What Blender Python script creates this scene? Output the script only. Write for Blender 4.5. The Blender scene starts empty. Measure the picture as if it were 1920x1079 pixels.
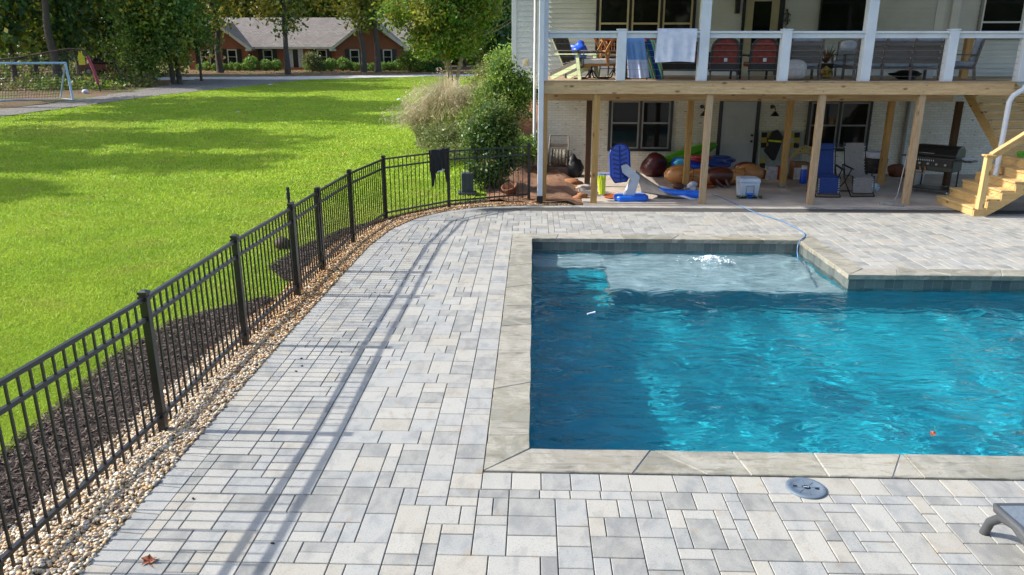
import bpy, bmesh, math, random
import numpy as np
from mathutils import Vector, Matrix, Euler

SC = bpy.context.scene
COL = SC.collection
R = math.radians
RNG = np.random.default_rng(7)
random.seed(7)

# ---------------------------------------------------------------- camera
F_PX, PITCH, YAW, ROLL, CAM_H = 1423.9, 0.2958, 0.02782, 0.0012, 3.2748
FW = np.array([-math.sin(YAW) * math.cos(PITCH), math.cos(YAW) * math.cos(PITCH), -math.sin(PITCH)])
RT = np.array([math.cos(YAW), math.sin(YAW), 0.0])
UP = np.cross(RT, FW)
cr, sr = math.cos(ROLL), math.sin(ROLL)
RT2, UP2 = RT * cr + UP * sr, UP * cr - RT * sr
cam = bpy.data.cameras.new('camera')
cam.sensor_width = 36.0
cam.lens = F_PX / 1920 * 36.0
cam.clip_start, cam.clip_end = 0.1, 2000
camo = bpy.data.objects.new('camera', cam)
COL.objects.link(camo)
camo.matrix_world = Matrix([[RT2[i], UP2[i], -FW[i], (0, 0, CAM_H)[i]] for i in range(3)] + [[0, 0, 0, 1]])
SC.camera = camo

# ---------------------------------------------------------------- sky, sun, exposure
SUN_EL, SUN_AZ = R(38), R(0.5)                     # sun stands to the left (-x), in line with the house front
to_sun = Vector((-math.cos(SUN_EL) * math.cos(SUN_AZ), math.cos(SUN_EL) * math.sin(SUN_AZ), math.sin(SUN_EL)))
W = bpy.data.worlds.new('World')
SC.world = W
W.use_nodes = True
nt = W.node_tree
sky = nt.nodes.new('ShaderNodeTexSky')
sky.sky_type = 'NISHITA'
sky.sun_disc = False
sky.sun_elevation = SUN_EL
sky.sun_rotation = R(-90) + SUN_AZ
sky.dust_density = 2.0
nt.links.new(sky.outputs[0], nt.nodes['Background'].inputs[0])
nt.nodes['Background'].inputs[1].default_value = 0.15
sl = bpy.data.lights.new('sun', 'SUN')
sl.energy = 3.3
sl.angle = R(0.7)
sl.color = (1.0, 0.95, 0.87)
so = bpy.data.objects.new('sun', sl)
so.rotation_euler = (-to_sun).to_track_quat('-Z', 'Y').to_euler()
COL.objects.link(so)
sl.cycles.is_caustics_light = True
SC.view_settings.view_transform = 'Standard'
SC.view_settings.look = 'None'
SC.view_settings.exposure = 1.05
SC.view_settings.gamma = 1
SC.cycles.use_denoising = True
SC.cycles.max_bounces = 10
SC.cycles.diffuse_bounces = 6
SC.cycles.transparent_max_bounces = 12
SC.cycles.sample_clamp_indirect = 6
SC.cycles.caustics_refractive = True
SC.cycles.blur_glossy = 0.3

# ---------------------------------------------------------------- helpers
def ray(px, py):
    a, b = px - 960, py - 539.5
    return FW * F_PX + RT2 * a - UP2 * b
CAM = np.array([0, 0, CAM_H])
def atz(px, py, z=0.0):
    """the point of the photo's pixel on the level z"""
    r = ray(px, py); return CAM + r * ((z - CAM_H) / r[2])
def aty(px, py, y):
    """the point of the photo's pixel on the upright plane at depth y"""
    r = ray(px, py); return CAM + r * (y / r[1])
def sst(a, b, t):
    t = np.clip((t - a) / (b - a), 0, 1); return t * t * (3 - 2 * t)
def H(x, y):
    """height of the terrain"""
    x = np.asarray(x, float); y = np.asarray(y, float)
    b = .0295 * np.maximum(0, y - 17) - .0295 * np.maximum(0, y - 88)
    bank = .19 * np.maximum(0, np.minimum(y, 27) - 18.6) * sst(-3.4, -.9, x) * (1 - sst(32, 44, y)) * (1 - sst(-.75, .1, x) * (1 - sst(22.5, 26, y)))
    z = b + bank
    return z - (z + .07) * sst(.75, 1.15, x) * (1 - sst(36, 46, y))

def thing(name, label, cat, loc=(0, 0, 0), rz=0.0, group=None, rot=None):
    o = bpy.data.objects.new(name, None)
    o.empty_display_size = .2
    COL.objects.link(o)
    o.location = loc
    o.rotation_euler = rot if rot else (0, 0, rz)
    o['label'] = label; o['category'] = cat
    if group: o['group'] = group
    return o
def tag(o, label, cat, group=None):
    o['label'] = label; o['category'] = cat
    if group: o['group'] = group
    return o
def struct(o, kind='structure', label=None, cat=None):
    o['kind'] = kind
    if label: o['label'] = label
    if cat: o['category'] = cat
    return o
def dup(root, loc=None, rz=None, label=None, group=None, scale=None):
    r = root.copy(); COL.objects.link(r)
    if loc is not None: r.location = loc
    if rz is not None: r.rotation_euler = (0, 0, rz)
    if scale is not None: r.scale = scale if hasattr(scale, '__len__') else (scale,) * 3
    if label: r['label'] = label
    if group: r['group'] = group
    for ch in list(root.children):
        c = ch.copy(); COL.objects.link(c); c.parent = r
        for g in ch.children:
            d = g.copy(); COL.objects.link(d); d.parent = c
    return r

def mesh_np(name, V, F, mat, parent=None, col=None, smooth=False, loc=None):
    """one mesh object from numpy arrays: V (n,3), F (m,3|4)"""
    V = np.asarray(V, np.float32); F = np.asarray(F, np.int32)
    me = bpy.data.meshes.new(name)
    n, k = F.shape
    me.vertices.add(len(V)); me.vertices.foreach_set('co', V.ravel())
    me.loops.add(n * k); me.loops.foreach_set('vertex_index', F.ravel())
    me.polygons.add(n)
    me.polygons.foreach_set('loop_start', np.arange(0, n * k, k, dtype=np.int32))
    if smooth: me.polygons.foreach_set('use_smooth', np.ones(n, bool))
    me.update(calc_edges=True)
    if col is not None:
        a = me.attributes.new('col', 'FLOAT_COLOR', 'FACE')
        c = np.ones((n, 4), np.float32); c[:, :3] = col
        a.data.foreach_set('color', c.ravel())
    me.materials.append(mat)
    o = bpy.data.objects.new(name, me); COL.objects.link(o)
    if parent is not None: o.parent = parent
    if loc is not None: o.location = loc
    return o

def rotm(rx=0, ry=0, rz=0):
    return np.array(Euler((rx, ry, rz)).to_matrix())

class MB:
    def __init__(s): s.v = []; s.f = []; s.sm = []; s.c = []; s.hasc = False
    def add(s, V, F, smooth=False, col=None):
        b = len(s.v); s.v += [tuple(map(float, p)) for p in V]
        for f in F:
            s.f.append([i + b for i in f]); s.sm.append(smooth); s.c.append(col if col is not None else (1, 1, 1))
        if col is not None: s.hasc = True
        return s
    def box(s, c, d, rot=None, col=None, taper=1.0):
        h = np.array(d) / 2
        P = np.array([[x, y, z] for z in (-1, 1) for y in (-1, 1) for x in (-1, 1)], float) * h
        P[4:, :2] *= taper
        if rot is not None: P = P @ (rotm(*rot) if len(np.shape(rot)) == 1 else np.asarray(rot)).T
        return s.add(P + np.array(c), [(0, 2, 3, 1), (4, 5, 7, 6), (0, 1, 5, 4), (2, 6, 7, 3), (0, 4, 6, 2), (1, 3, 7, 5)], col=col)
    def bx(s, x0, x1, y0, y1, z0, z1, col=None):
        return s.box(((x0 + x1) / 2, (y0 + y1) / 2, (z0 + z1) / 2), (x1 - x0, y1 - y0, z1 - z0), col=col)
    def bar(s, p0, p1, w, h, up=(0, 0, 1), col=None):
        p0, p1 = np.array(p0, float), np.array(p1, float)
        d = p1 - p0; L = np.linalg.norm(d); d = d / L
        u = np.array(up, float)
        if abs(d @ u) > .98: u = np.array([0, 1., 0])
        sx = np.cross(d, u); sx /= np.linalg.norm(sx); uz = np.cross(sx, d)
        return s.box((p0 + p1) / 2, (w, L, h), rot=np.stack([sx, d, uz], 1), col=col)
    def tube(s, pts, r, n=8, caps=True, closed=False, col=None, smooth=True):
        P = np.array(pts, float); m = len(P)
        r = np.full(m, r, float) if np.isscalar(r) else np.array(r, float)
        T = np.gradient(P, axis=0) if not closed else np.roll(P, -1, 0) - np.roll(P, 1, 0)
        T /= np.linalg.norm(T, axis=1)[:, None] + 1e-9
        a = np.array([0, 0, 1.]) if abs(T[0][2]) < .9 else np.array([1., 0, 0])
        N = np.cross(T[0], a); N /= np.linalg.norm(N)
        V = []
        for i in range(m):
            N = N - T[i] * (N @ T[i]); N /= np.linalg.norm(N) + 1e-9
            B = np.cross(T[i], N)
            for k in range(n):
                t = 2 * math.pi * k / n
                V.append(P[i] + r[i] * (N * math.cos(t) + B * math.sin(t)))
        Fc = []
        for i in range(m if closed else m - 1):
            j = (i + 1) % m
            for k in range(n): Fc.append((i * n + k, i * n + (k + 1) % n, j * n + (k + 1) % n, j * n + k))
        s.add(V, Fc, smooth, col)
        if caps and not closed:
            s.add(V[:n], [tuple(range(n))[::-1]], False, col); s.add(V[-n:], [tuple(range(n))], False, col)
        return s
    def prism(s, poly, a, b, axis='z', col=None):
        n = len(poly)
        def pt(p, t): return {'z': (p[0], p[1], t), 'x': (t, p[0], p[1]), 'y': (p[0], t, p[1])}[axis]
        V = [pt(p, a) for p in poly] + [pt(p, b) for p in poly]
        return s.add(V, [tuple(range(n))[::-1], tuple(range(n, 2 * n))] + [(i, (i + 1) % n, n + (i + 1) % n, n + i) for i in range(n)], col=col)
    def lathe(s, prof, c=(0, 0, 0), n=16, rot=None, col=None, smooth=True):
        V = []
        for r_, z in prof:
            for k in range(n):
                t = 2 * math.pi * k / n; V.append((r_ * math.cos(t), r_ * math.sin(t), z))
        V = np.array(V)
        if rot is not None: V = V @ rotm(*rot).T
        V = V + np.array(c)
        m = len(prof)
        Fc = [(i * n + k, i * n + (k + 1) % n, (i + 1) * n + (k + 1) % n, (i + 1) * n + k) for i in range(m - 1) for k in range(n)]
        s.add(V, Fc, smooth, col)
        if prof[0][0] > 1e-4: s.add(V[:n], [tuple(range(n))[::-1]], False, col)
        if prof[-1][0] > 1e-4: s.add(V[-n:], [tuple(range(n))], False, col)
        return s
    def ell(s, c, r, nu=14, nv=9, rot=None, col=None, pw=1.0):
        V = []
        for j in range(nv + 1):
            ph = -math.pi / 2 + math.pi * j / nv
            for k in range(nu):
                t = 2 * math.pi * k / nu
                p = np.array([math.cos(ph) * math.cos(t), math.cos(ph) * math.sin(t), math.sin(ph)])
                p = np.sign(p) * np.abs(p) ** pw
                V.append(p * np.array(r))
        V = np.array(V)
        if rot is not None: V = V @ rotm(*rot).T
        V = V + np.array(c)
        Fc = [(j * nu + k, j * nu + (k + 1) % nu, (j + 1) * nu + (k + 1) % nu, (j + 1) * nu + k) for j in range(nv) for k in range(nu)]
        return s.add(V, Fc, True, col)
    def sheet(s, fn, nu, nv, th=0.0, col=None):
        """surface fn(u,v)->xyz over the unit square, optional thickness along its normal"""
        G = np.array([[fn(i / nu, j / nv) for i in range(nu + 1)] for j in range(nv + 1)], float)
        q = lambda i, j: j * (nu + 1) + i
        Fc = [(q(i, j), q(i + 1, j), q(i + 1, j + 1), q(i, j + 1)) for j in range(nv) for i in range(nu)]
        s.add(G.reshape(-1, 3), Fc, True, col)
        if th:
            du = np.gradient(G, axis=1); dv = np.gradient(G, axis=0)
            N = np.cross(du, dv); N /= np.linalg.norm(N, axis=2)[..., None] + 1e-9
            G2 = G - N * th
            s.add(G2.reshape(-1, 3), [f[::-1] for f in Fc], True, col)
            for e in ([(i, 0) for i in range(nu + 1)], [(nu, j) for j in range(nv + 1)], [(i, nv) for i in range(nu, -1, -1)], [(0, j) for j in range(nv, -1, -1)]):
                A = [G[j, i] for i, j in e]; B = [G2[j, i] for i, j in e]; n = len(e)
                s.add(A + B, [(k, n + k, n + k + 1, k + 1) for k in range(n - 1)], False, col)
        return s
    def build(s, name, mat, parent=None, bevel=0.0, smooth=None, loc=None):
        me = bpy.data.meshes.new(name)
        me.from_pydata(s.v, [], s.f)
        me.polygons.foreach_set('use_smooth', [bool(x) if smooth is None else smooth for x in s.sm])
        if s.hasc:
            a = me.attributes.new('col', 'FLOAT_COLOR', 'FACE')
            c = np.ones((len(s.f), 4), np.float32); c[:, :3] = np.array(s.c)
            a.data.foreach_set('color', c.ravel())
        me.update()
        me.materials.append(mat)
        o = bpy.data.objects.new(name, me); COL.objects.link(o)
        if parent is not None: o.parent = parent
        if loc is not None: o.location = loc
        if bevel:
            m = o.modifiers.new('bevel', 'BEVEL'); m.width = bevel; m.segments = 2; m.limit_method = 'ANGLE'; m.angle_limit = R(40)
        return o

# ---------------------------------------------------------------- materials
def lin(c):
    if isinstance(c, str):
        c = c.lstrip('#'); c = [int(c[i:i + 2], 16) / 255 for i in (0, 2, 4)]
        return tuple(x / 12.92 if x <= .04045 else ((x + .055) / 1.055) ** 2.4 for x in c)
    return tuple(c)
def rgba(c): return (*lin(c), 1.0)
class NT:
    """small wrapper to write node trees in a few lines"""
    def __init__(s, name):
        s.m = bpy.data.materials.new(name); s.m.use_nodes = True
        s.t = s.m.node_tree; s.b = s.t.nodes['Principled BSDF']; s.out = s.t.nodes['Material Output']
    def n(s, typ, **kw):
        nd = s.t.nodes.new('ShaderNode' + typ)
        for k, v in kw.items():
            if k.startswith('i_'):
                key = k[2:]; key = int(key) if key.isdigit() else key.replace('_', ' ')
                s.set(nd.inputs[key], v)
            else: setattr(nd, k, v)
        return nd
    def set(s, sock, v):
        if hasattr(v, 'is_output') or hasattr(v, 'outputs'):
            s.t.links.new(v if hasattr(v, 'is_output') else v.outputs[0], sock)
        elif isinstance(v, str): sock.default_value = rgba(v)
        elif isinstance(v, tuple) and len(v) == 3 and sock.type == 'RGBA': sock.default_value = (*v, 1)
        else: sock.default_value = v
    def coord(s, scale=(1, 1, 1), rot=(0, 0, 0), kind='Object'):
        tc = s.n('TexCoord')
        mp = s.n('Mapping')
        s.t.links.new(tc.outputs[kind], mp.inputs[0])
        mp.inputs['Scale'].default_value = scale if hasattr(scale, '__len__') else (scale,) * 3
        mp.inputs['Rotation'].default_value = rot
        return mp.outputs[0]
    def noise(s, vec, scale=5, detail=4, rough=.55, dist=0.0):
        nd = s.n('TexNoise', i_Scale=scale, i_Detail=detail, i_Roughness=rough, i_Distortion=dist)
        if vec is not None: s.t.links.new(vec, nd.inputs['Vector'])
        return nd
    def ramp(s, fac, stops, interp='LINEAR'):
        nd = s.n('ValToRGB'); s.t.links.new(fac, nd.inputs[0])
        cr_ = nd.color_ramp; cr_.interpolation = interp
        while len(cr_.elements) < len(stops): cr_.elements.new(.5)
        for e, (p, c) in zip(cr_.elements, stops):
            e.position = p; e.color = rgba(c) if not isinstance(c, (int, float)) else (c, c, c, 1)
        return nd.outputs[0]
    def mix(s, fac, a, b, blend='MIX'):
        nd = s.n('Mix', data_type='RGBA', blend_type=blend)
        s.set(nd.inputs[0], fac); s.set(nd.inputs[6], a); s.set(nd.inputs[7], b)
        return nd.outputs[2]
    def math(s, op, a, b=0.5):
        nd = s.n('Math', operation=op); s.set(nd.inputs[0], a); s.set(nd.inputs[1], b); return nd.outputs[0]
    def attr(s, name='col'):
        nd = s.n('Attribute'); nd.attribute_name = name; return nd.outputs['Color']
    def bump(s, h, strength=.3, dist=.02):
        nd = s.n('Bump', i_Strength=strength, i_Distance=dist); s.t.links.new(h, nd.inputs['Height'])
        s.t.links.new(nd.outputs[0], s.b.inputs['Normal']); return nd
    def base(s, c): s.set(s.b.inputs['Base Color'], c); return s
    def p(s, **kw):
        for k, v in kw.items(): s.set(s.b.inputs[k.replace('_', ' ')], v)
        return s

def pm(name, c1, c2=None, scale=6, rough=.6, metal=0.0, bump=0.0, stretch=(1, 1, 1), bscale=None, attr=False, spec=.5, wear=.0):
    """general painted / plastic / cloth surface: two tones mixed by noise, fine bump, uneven gloss"""
    t = NT(name); v = t.coord(stretch)
    n1 = t.noise(v, scale, 5)
    c2 = c2 or c1
    if attr: col = t.attr(); col = t.mix(t.math('MULTIPLY', n1.outputs[0], .35), col, (0.02, 0.02, 0.02))
    else: col = t.mix(t.ramp(n1.outputs[0], [(.35, 0.0), (.65, 1.0)]), c1, c2)
    t.base(col).p(Metallic=metal, Specular_IOR_Level=spec)
    t.set(t.b.inputs['Roughness'], t.math('MULTIPLY_ADD', n1.outputs[0], .25))
    t.b.inputs['Roughness'].default_value = rough
    mr = t.n('MapRange', i_To_Min=max(rough - .1, .03), i_To_Max=min(rough + .12, 1.0)); t.t.links.new(n1.outputs[0], mr.inputs[0]); t.t.links.new(mr.outputs[0], t.b.inputs['Roughness'])
    if bump:
        n2 = t.noise(v, bscale or scale * 8, 3); t.bump(n2.outputs[0], bump, .01)
    return t.m

def leafmat(name, trans=.3, rough=.5, tint=(.25, .3, .02)):
    t = NT(name); c = t.attr()
    t.base(c).p(Roughness=rough, Specular_IOR_Level=.35)
    tr = t.n('BsdfTranslucent'); t.set(tr.inputs[0], t.mix(.35, c, tint))
    mx = t.n('MixShader', i_0=trans); t.t.links.new(t.b.outputs[0], mx.inputs[1]); t.t.links.new(tr.outputs[0], mx.inputs[2])
    t.t.links.new(mx.outputs[0], t.out.inputs[0])
    return t.m

def wood(name, c1, c2, knot='#5a3a1c', axis='z', rough=.65, streak=1.0):
    t = NT(name)
    st = {'z': (9, 9, .7), 'x': (.7, 9, 9), 'y': (9, .7, 9)}[axis]
    v = t.coord(st)
    n1 = t.noise(v, 3.0, 6, .6, .6)
    col = t.mix(t.ramp(n1.outputs[0], [(.32, 0.0), (.68, 1.0)]), c1, c2)
    n2 = t.noise(v, 14.0, 4)
    col = t.mix(t.math('MULTIPLY', t.ramp(n2.outputs[0], [(.55, 0.0), (.7, 1.0)]), .35 * streak), col, knot)
    ks = {'z': (5, 5, 2.2), 'x': (2.2, 5, 5), 'y': (5, 2.2, 5)}[axis]
    vo = t.n('TexVoronoi', i_Scale=1.0); t.t.links.new(t.coord(ks), vo.inputs['Vector'])
    kn = t.ramp(vo.outputs['Distance'], [(.06, 1.0), (.17, 0.0)])
    col = t.mix(t.math('MULTIPLY', kn, .8), col, knot)
    t.base(col).p(Roughness=rough, Specular_IOR_Level=.3)
    t.bump(n2.outputs[0], .25, .01)
    return t.m
# ================================================================ ground, beds, paths
def polyline(P, step):
    P = np.array(P, float); out = [P[0]]
    for a, b in zip(P[:-1], P[1:]):
        n = max(1, int(np.linalg.norm(b - a) / step))
        for k in range(1, n + 1): out.append(a + (b - a) * k / n)
    return np.array(out)
def interp_edge(P, ys):
    P = np.array(P, float); return np.interp(ys, P[:, 1], P[:, 0])
def strip(name, A, B, mat, dz=.01, nu=6, n=60, bump=0.0):
    """sheet that follows the terrain between two edge lines"""
    def res(P):
        P = np.array(P, float); d = np.r_[0, np.cumsum(np.linalg.norm(np.diff(P, axis=0), axis=1))]
        t = np.linspace(0, d[-1], n + 1); return np.stack([np.interp(t, d, P[:, k]) for k in range(2)], 1)
    A, B = res(A), res(B)
    u = np.linspace(0, 1, nu + 1)[None, :, None]
    G = A[:, None] * (1 - u) + B[:, None] * u
    z = H(G[..., 0], G[..., 1]) + dz + (RNG.random(G.shape[:2]) * bump)
    V = np.concatenate([G, z[..., None]], 2).reshape(-1, 3)
    q = np.arange((n + 1) * (nu + 1)).reshape(n + 1, nu + 1)
    F = np.stack([q[:-1, :-1], q[:-1, 1:], q[1:, 1:], q[1:, :-1]], -1).reshape(-1, 4)
    return struct(mesh_np(name, V, F, mat, smooth=True))

# lawn soil / turf
t = NT('turf')
v = t.coord(1, kind='Object')
a = t.noise(v, .35, 5, .6); b = t.noise(v, 2.5, 5); c = t.noise(v, 40, 4)
col = t.mix(t.ramp(a.outputs[0], [(.35, 0.0), (.68, 1.0)]), (.25, .42, .036), (.39, .51, .055))
col = t.mix(t.math('MULTIPLY', t.ramp(b.outputs[0], [(.45, 0.0), (.75, 1.0)]), .5), col, (.22, .32, .04))
col = t.mix(t.math('MULTIPLY', t.ramp(c.outputs[0], [(.35, 1.0), (.6, 0.0)]), .6), col, (.11, .22, .014))
t.base(col).p(Roughness=.9, Specular_IOR_Level=.1); t.bump(c.outputs[0], .9, .05)
M_TURF = t.m

POOL = [(-.006, 5.909), (11.0, 5.909), (11.0, 11.552), (4.94, 11.552), (4.94, 13.881), (-.006, 13.881)]
xs = np.unique(np.r_[-300, -200, -140, -100, np.arange(-80, -20, 3), np.arange(-20, 3.01, .5), np.arange(4, 20, 2), 30, 60, 120, 300])
ys = np.unique(np.r_[-40, -15, -5, 0, np.arange(1, 32, .5), np.arange(32, 100, 2), np.arange(100, 180, 10), 240, 350, 600])
xs = np.unique(np.r_[xs, -2.5, 16.0]); ys = np.unique(np.r_[ys, 3.0, 16.0])
gx, gy = np.meshgrid(xs, ys)
gz = H(gx, gy) - .03
q = np.arange(gx.size).reshape(gx.shape)
F = np.stack([q[:-1, :-1], q[:-1, 1:], q[1:, 1:], q[1:, :-1]], -1)
cx = (xs[:-1] + xs[1:])[None] / 2; cy = (ys[:-1] + ys[1:])[:, None] / 2
keep = ~((cx > -2.5) & (cx < 16) & (cy > 3) & (cy < 16))
o = mesh_np('ground', np.stack([gx, gy, gz], -1).reshape(-1, 3), F[keep].reshape(-1, 4), M_TURF, smooth=True)
struct(o)

# edges of the beds along the fence
PAVE_EDGE = [(-2.96, 2.3), (-2.98, 5.3), (-2.99, 9.0), (-2.94, 13.2), (-2.8, 14.6), (-2.45, 15.7), (-1.95, 16.45), (-1.2, 16.98), (-.3, 17.18), (.9, 17.25)]
PEB_OUT = [(-3.78, 2.3), (-3.78, 5.3), (-3.74, 9.0), (-3.62, 10.3), (-3.70, 12.2), (-3.62, 13.6), (-3.33, 15.0), (-2.35, 16.75), (-1.3, 17.42), (-.3, 17.62), (.9, 17.66)]
MULCH1_OUT = [(-4.60, 2.3), (-4.57, 5.7), (-4.66, 6.9), (-4.76, 7.8), (-4.63, 9.1), (-4.15, 9.75), (-3.74, 10.1)]
MULCH1_IN = [(-3.76, 2.3), (-3.76, 5.3), (-3.74, 6.5), (-3.73, 7.5), (-3.72, 9.0), (-3.66, 9.7), (-3.62, 10.0)]
MULCH2_OUT = [(-3.75, 10.95), (-4.27, 11.7), (-4.2, 12.9), (-3.75, 14.5), (-2.85, 15.95), (-2.0, 17.1), (-1.0, 17.85), (-.1, 18.1)]
MULCH2_IN = [(-3.64, 10.9), (-3.68, 11.7), (-3.64, 12.9), (-3.45, 14.4), (-2.75, 16.0), (-1.9, 17.0), (-1.0, 17.45), (-.1, 17.6)]

t = NT('pebble_sand'); v = t.coord(1); n1 = t.noise(v, 40, 4); n2 = t.noise(v, 3, 3)
t.base(t.mix(n1.outputs[0], (.16, .10, .05), (.42, .32, .2))).p(Roughness=.9); t.bump(n1.outputs[0], .8, .02)
strip('pebble_ground', PAVE_EDGE, PEB_OUT, t.m, -.012, 4, 60)
t = NT('mulch'); v = t.coord(1); n1 = t.noise(v, 45, 4)
t.base(t.mix(n1.outputs[0], (.012, .008, .006), (.05, .034, .026))).p(Roughness=.9); t.bump(n1.outputs[0], 1.0, .03)
M_MULCH = t.m
strip('mulch_ground', MULCH1_IN, MULCH1_OUT, M_MULCH, .006, 6, 40, .012)
strip('mulch_ground', MULCH2_IN, MULCH2_OUT, M_MULCH, .006, 6, 40, .012)

def ico(sub):
    bm = bmesh.new(); bmesh.ops.create_icosphere(bm, subdivisions=sub, radius=1)
    V = np.array([v.co for v in bm.verts]); F = np.array([[x.index for x in f.verts] for f in bm.faces]); bm.free(); return V, F
def scatter_solid(name, P, S, mat, cols, sub, label, cat, smooth=True):
    """many small stones as one mass: P positions, S (n,3) radii"""
    V0, F0 = ico(sub); n = len(P)
    ang = RNG.random(n) * 2 * math.pi; til = (RNG.random((n, 2)) - .5) * .9
    V = V0[None] * S[:, None] * (1 + .16 * (RNG.random((n, len(V0), 1)) - .5))
    y, z = V[..., 1].copy(), V[..., 2].copy()
    V[..., 1] = y * np.cos(til[:, :1]) - z * np.sin(til[:, :1]); V[..., 2] = y * np.sin(til[:, :1]) + z * np.cos(til[:, :1])
    x, y = V[..., 0].copy(), V[..., 1].copy()
    V[..., 0] = x * np.cos(ang)[:, None] - y * np.sin(ang)[:, None]; V[..., 1] = x * np.sin(ang)[:, None] + y * np.cos(ang)[:, None]
    V += P[:, None]
    F = F0[None] + (np.arange(n) * len(V0))[:, None, None]
    o = mesh_np(name, V.reshape(-1, 3), F.reshape(-1, 3), mat, col=np.repeat(cols, len(F0), 0), smooth=smooth)
    return struct(o, 'stuff', label, cat)
def between(A, B, n, y0, y1, res=400):
    """random points between two edge lines (both resampled by arc length)"""
    def rs(P):
        P = np.array(P, float); d = np.r_[0, np.cumsum(np.linalg.norm(np.diff(P, axis=0), axis=1))]
        tt = np.linspace(0, d[-1], res); return np.stack([np.interp(tt, d, P[:, k]) for k in range(2)], 1)
    A, B = rs(A), rs(B)
    i = RNG.integers(0, res - 1, n * 3); f = RNG.random(n * 3)[:, None]; u = RNG.random(n * 3)[:, None]
    a = A[i] * (1 - f) + A[i + 1] * f; b = B[i] * (1 - f) + B[i + 1] * f
    p = a * (1 - u) + b * u
    p = p[(p[:, 1] > y0) & (p[:, 1] < y1)]
    return p[:n]
t = NT('pebble'); c = t.attr(); v = t.coord(60); n1 = t.noise(v, 1, 4)
t.base(t.mix(t.math('MULTIPLY', n1.outputs[0], .35), c, (.25, .15, .07))).p(Roughness=.55, Specular_IOR_Level=.35); M_PEB = t.m
PC = np.array([lin(c) for c in ('#e3dac6', '#d8c8ab', '#cdb794', '#c0a079', '#b5ada0', '#e9e2d2', '#a8927a', '#c9ac82')])
PCF = np.array([lin(c) for c in ('#c9a873', '#b58a52', '#a4723f', '#8a6a48', '#d8c29a', '#e0d2b4', '#7a5a3c', '#94613a')])
def peb(n, y0, y1, rmin, rmax, sub):
    p = between(PAVE_EDGE, PEB_OUT, n, y0, y1); n = len(p)
    r = rmin + (rmax - rmin) * RNG.random(n) ** 1.6
    S = np.stack([r * (1 + .5 * RNG.random(n)), r, r * (.5 + .3 * RNG.random(n))], 1)
    z = H(p[:, 0], p[:, 1]) + RNG.random(n) * .02 - .004
    far = (sst(6.5, 10.5, p[:, 1]) > RNG.random(n))[:, None]
    col = np.where(far, PCF[RNG.integers(0, 8, n)], PC[RNG.integers(0, 8, n)]) * (.75 + .45 * RNG.random((n, 1))) * .92
    return np.c_[p, z], S, col
P, S, Cc = peb(12500, 2.4, 8.6, .009, .0205, 1)
scatter_solid('pebbles', P, S, M_PEB, Cc, 1, 'cream and tan river pebbles along the paver edge', 'pebbles')
P, S, Cc = peb(15000, 8.4, 18.2, .010, .022, 0)
scatter_solid('pebbles', P, S, M_PEB, Cc, 0, 'golden brown pebbles under the far half of the fence', 'pebbles')

def chips(name, P, L, Wd, mat, cols, label, cat, tilt=.5):
    """flat slivers (bark shreds, blades of straw, leaves of litter) as one mass"""
    n = len(P); a = RNG.random(n) * 6.283; el = (RNG.random(n) - .35) * tilt
    d = np.stack([np.cos(a) * np.cos(el), np.sin(a) * np.cos(el), np.sin(el)], 1)
    s = np.stack([-np.sin(a), np.cos(a), (RNG.random(n) - .5) * .9], 1)
    L = L[:, None]; Wd = Wd[:, None]
    V = np.stack([P - d * L - s * Wd * .6, P - d * L * .2 + s * Wd + [0, 0, .004], P + d * L + s * Wd * .3, P + d * L * .1 - s * Wd], 1)
    F = np.arange(n * 4).reshape(n, 4)
    return struct(mesh_np(name, V.reshape(-1, 3), F, mat, col=cols), 'stuff', label, cat)
t = NT('bark_chip'); t.base(t.attr()).p(Roughness=.8, Specular_IOR_Level=.3); M_CHIP = t.m
for (A, B, n, y0, y1, lab) in ((MULCH1_IN, MULCH1_OUT, 15000, 2.4, 10.2, 'dark shredded bark mulch between the near fence and the lawn'), (MULCH2_IN, MULCH2_OUT, 8000, 10.8, 18.2, 'dark bark mulch strip behind the far curve of the fence')):
    p = between(A, B, n, y0, y1); n = len(p)
    P = np.c_[p, H(p[:, 0], p[:, 1]) + .012 + RNG.random(n) * .028]
    g = (RNG.random((n, 1)) ** 2.2)
    chips('mulch', P, .018 + RNG.random(n) * .035, .004 + RNG.random(n) * .005, M_CHIP, np.array([.018, .012, .009]) + g * np.array([.17, .125, .10]), lab, 'mulch', .8)

# gravel drive, road, forest floor, clay bank
t = NT('gravel'); v = t.coord(1); n1 = t.noise(v, 9, 5, .7); n2 = t.noise(v, .5, 4)
col = t.mix(t.ramp(n1.outputs[0], [(.35, 0.0), (.65, 1.0)]), (.09, .085, .08), (.31, .30, .29))
col = t.mix(t.math('MULTIPLY', n2.outputs[0], .5), col, (.17, .13, .08))
t.base(col).p(Roughness=.9); t.bump(n1.outputs[0], 1.0, .08); M_GRAVEL = t.m
strip('gravel_drive', [(-24.9, 26), (-24.75, 35.3), (-24.3, 38.6), (-23.75, 42.7), (-23.2, 48.1), (-21.8, 52.8), (-20.5, 57.2), (-19.3, 61.5), (-18.3, 63.8)],
      [(-28.2, 26), (-27.2, 38.5), (-26.6, 42.2), (-26.4, 44), (-26.6, 48), (-26.5, 51.6), (-27.0, 57.1), (-27.5, 61), (-28, 64.5)], M_GRAVEL, .012, 8, 50, .03)
t = NT('road_concrete'); v = t.coord(1); n1 = t.noise(v, 1.2, 5, .6); n2 = t.noise(v, 20, 3)
t.base(t.mix(n1.outputs[0], (.46, .44, .42), (.60, .58, .56))).p(Roughness=.85); t.bump(n2.outputs[0], .3, .02)
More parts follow.
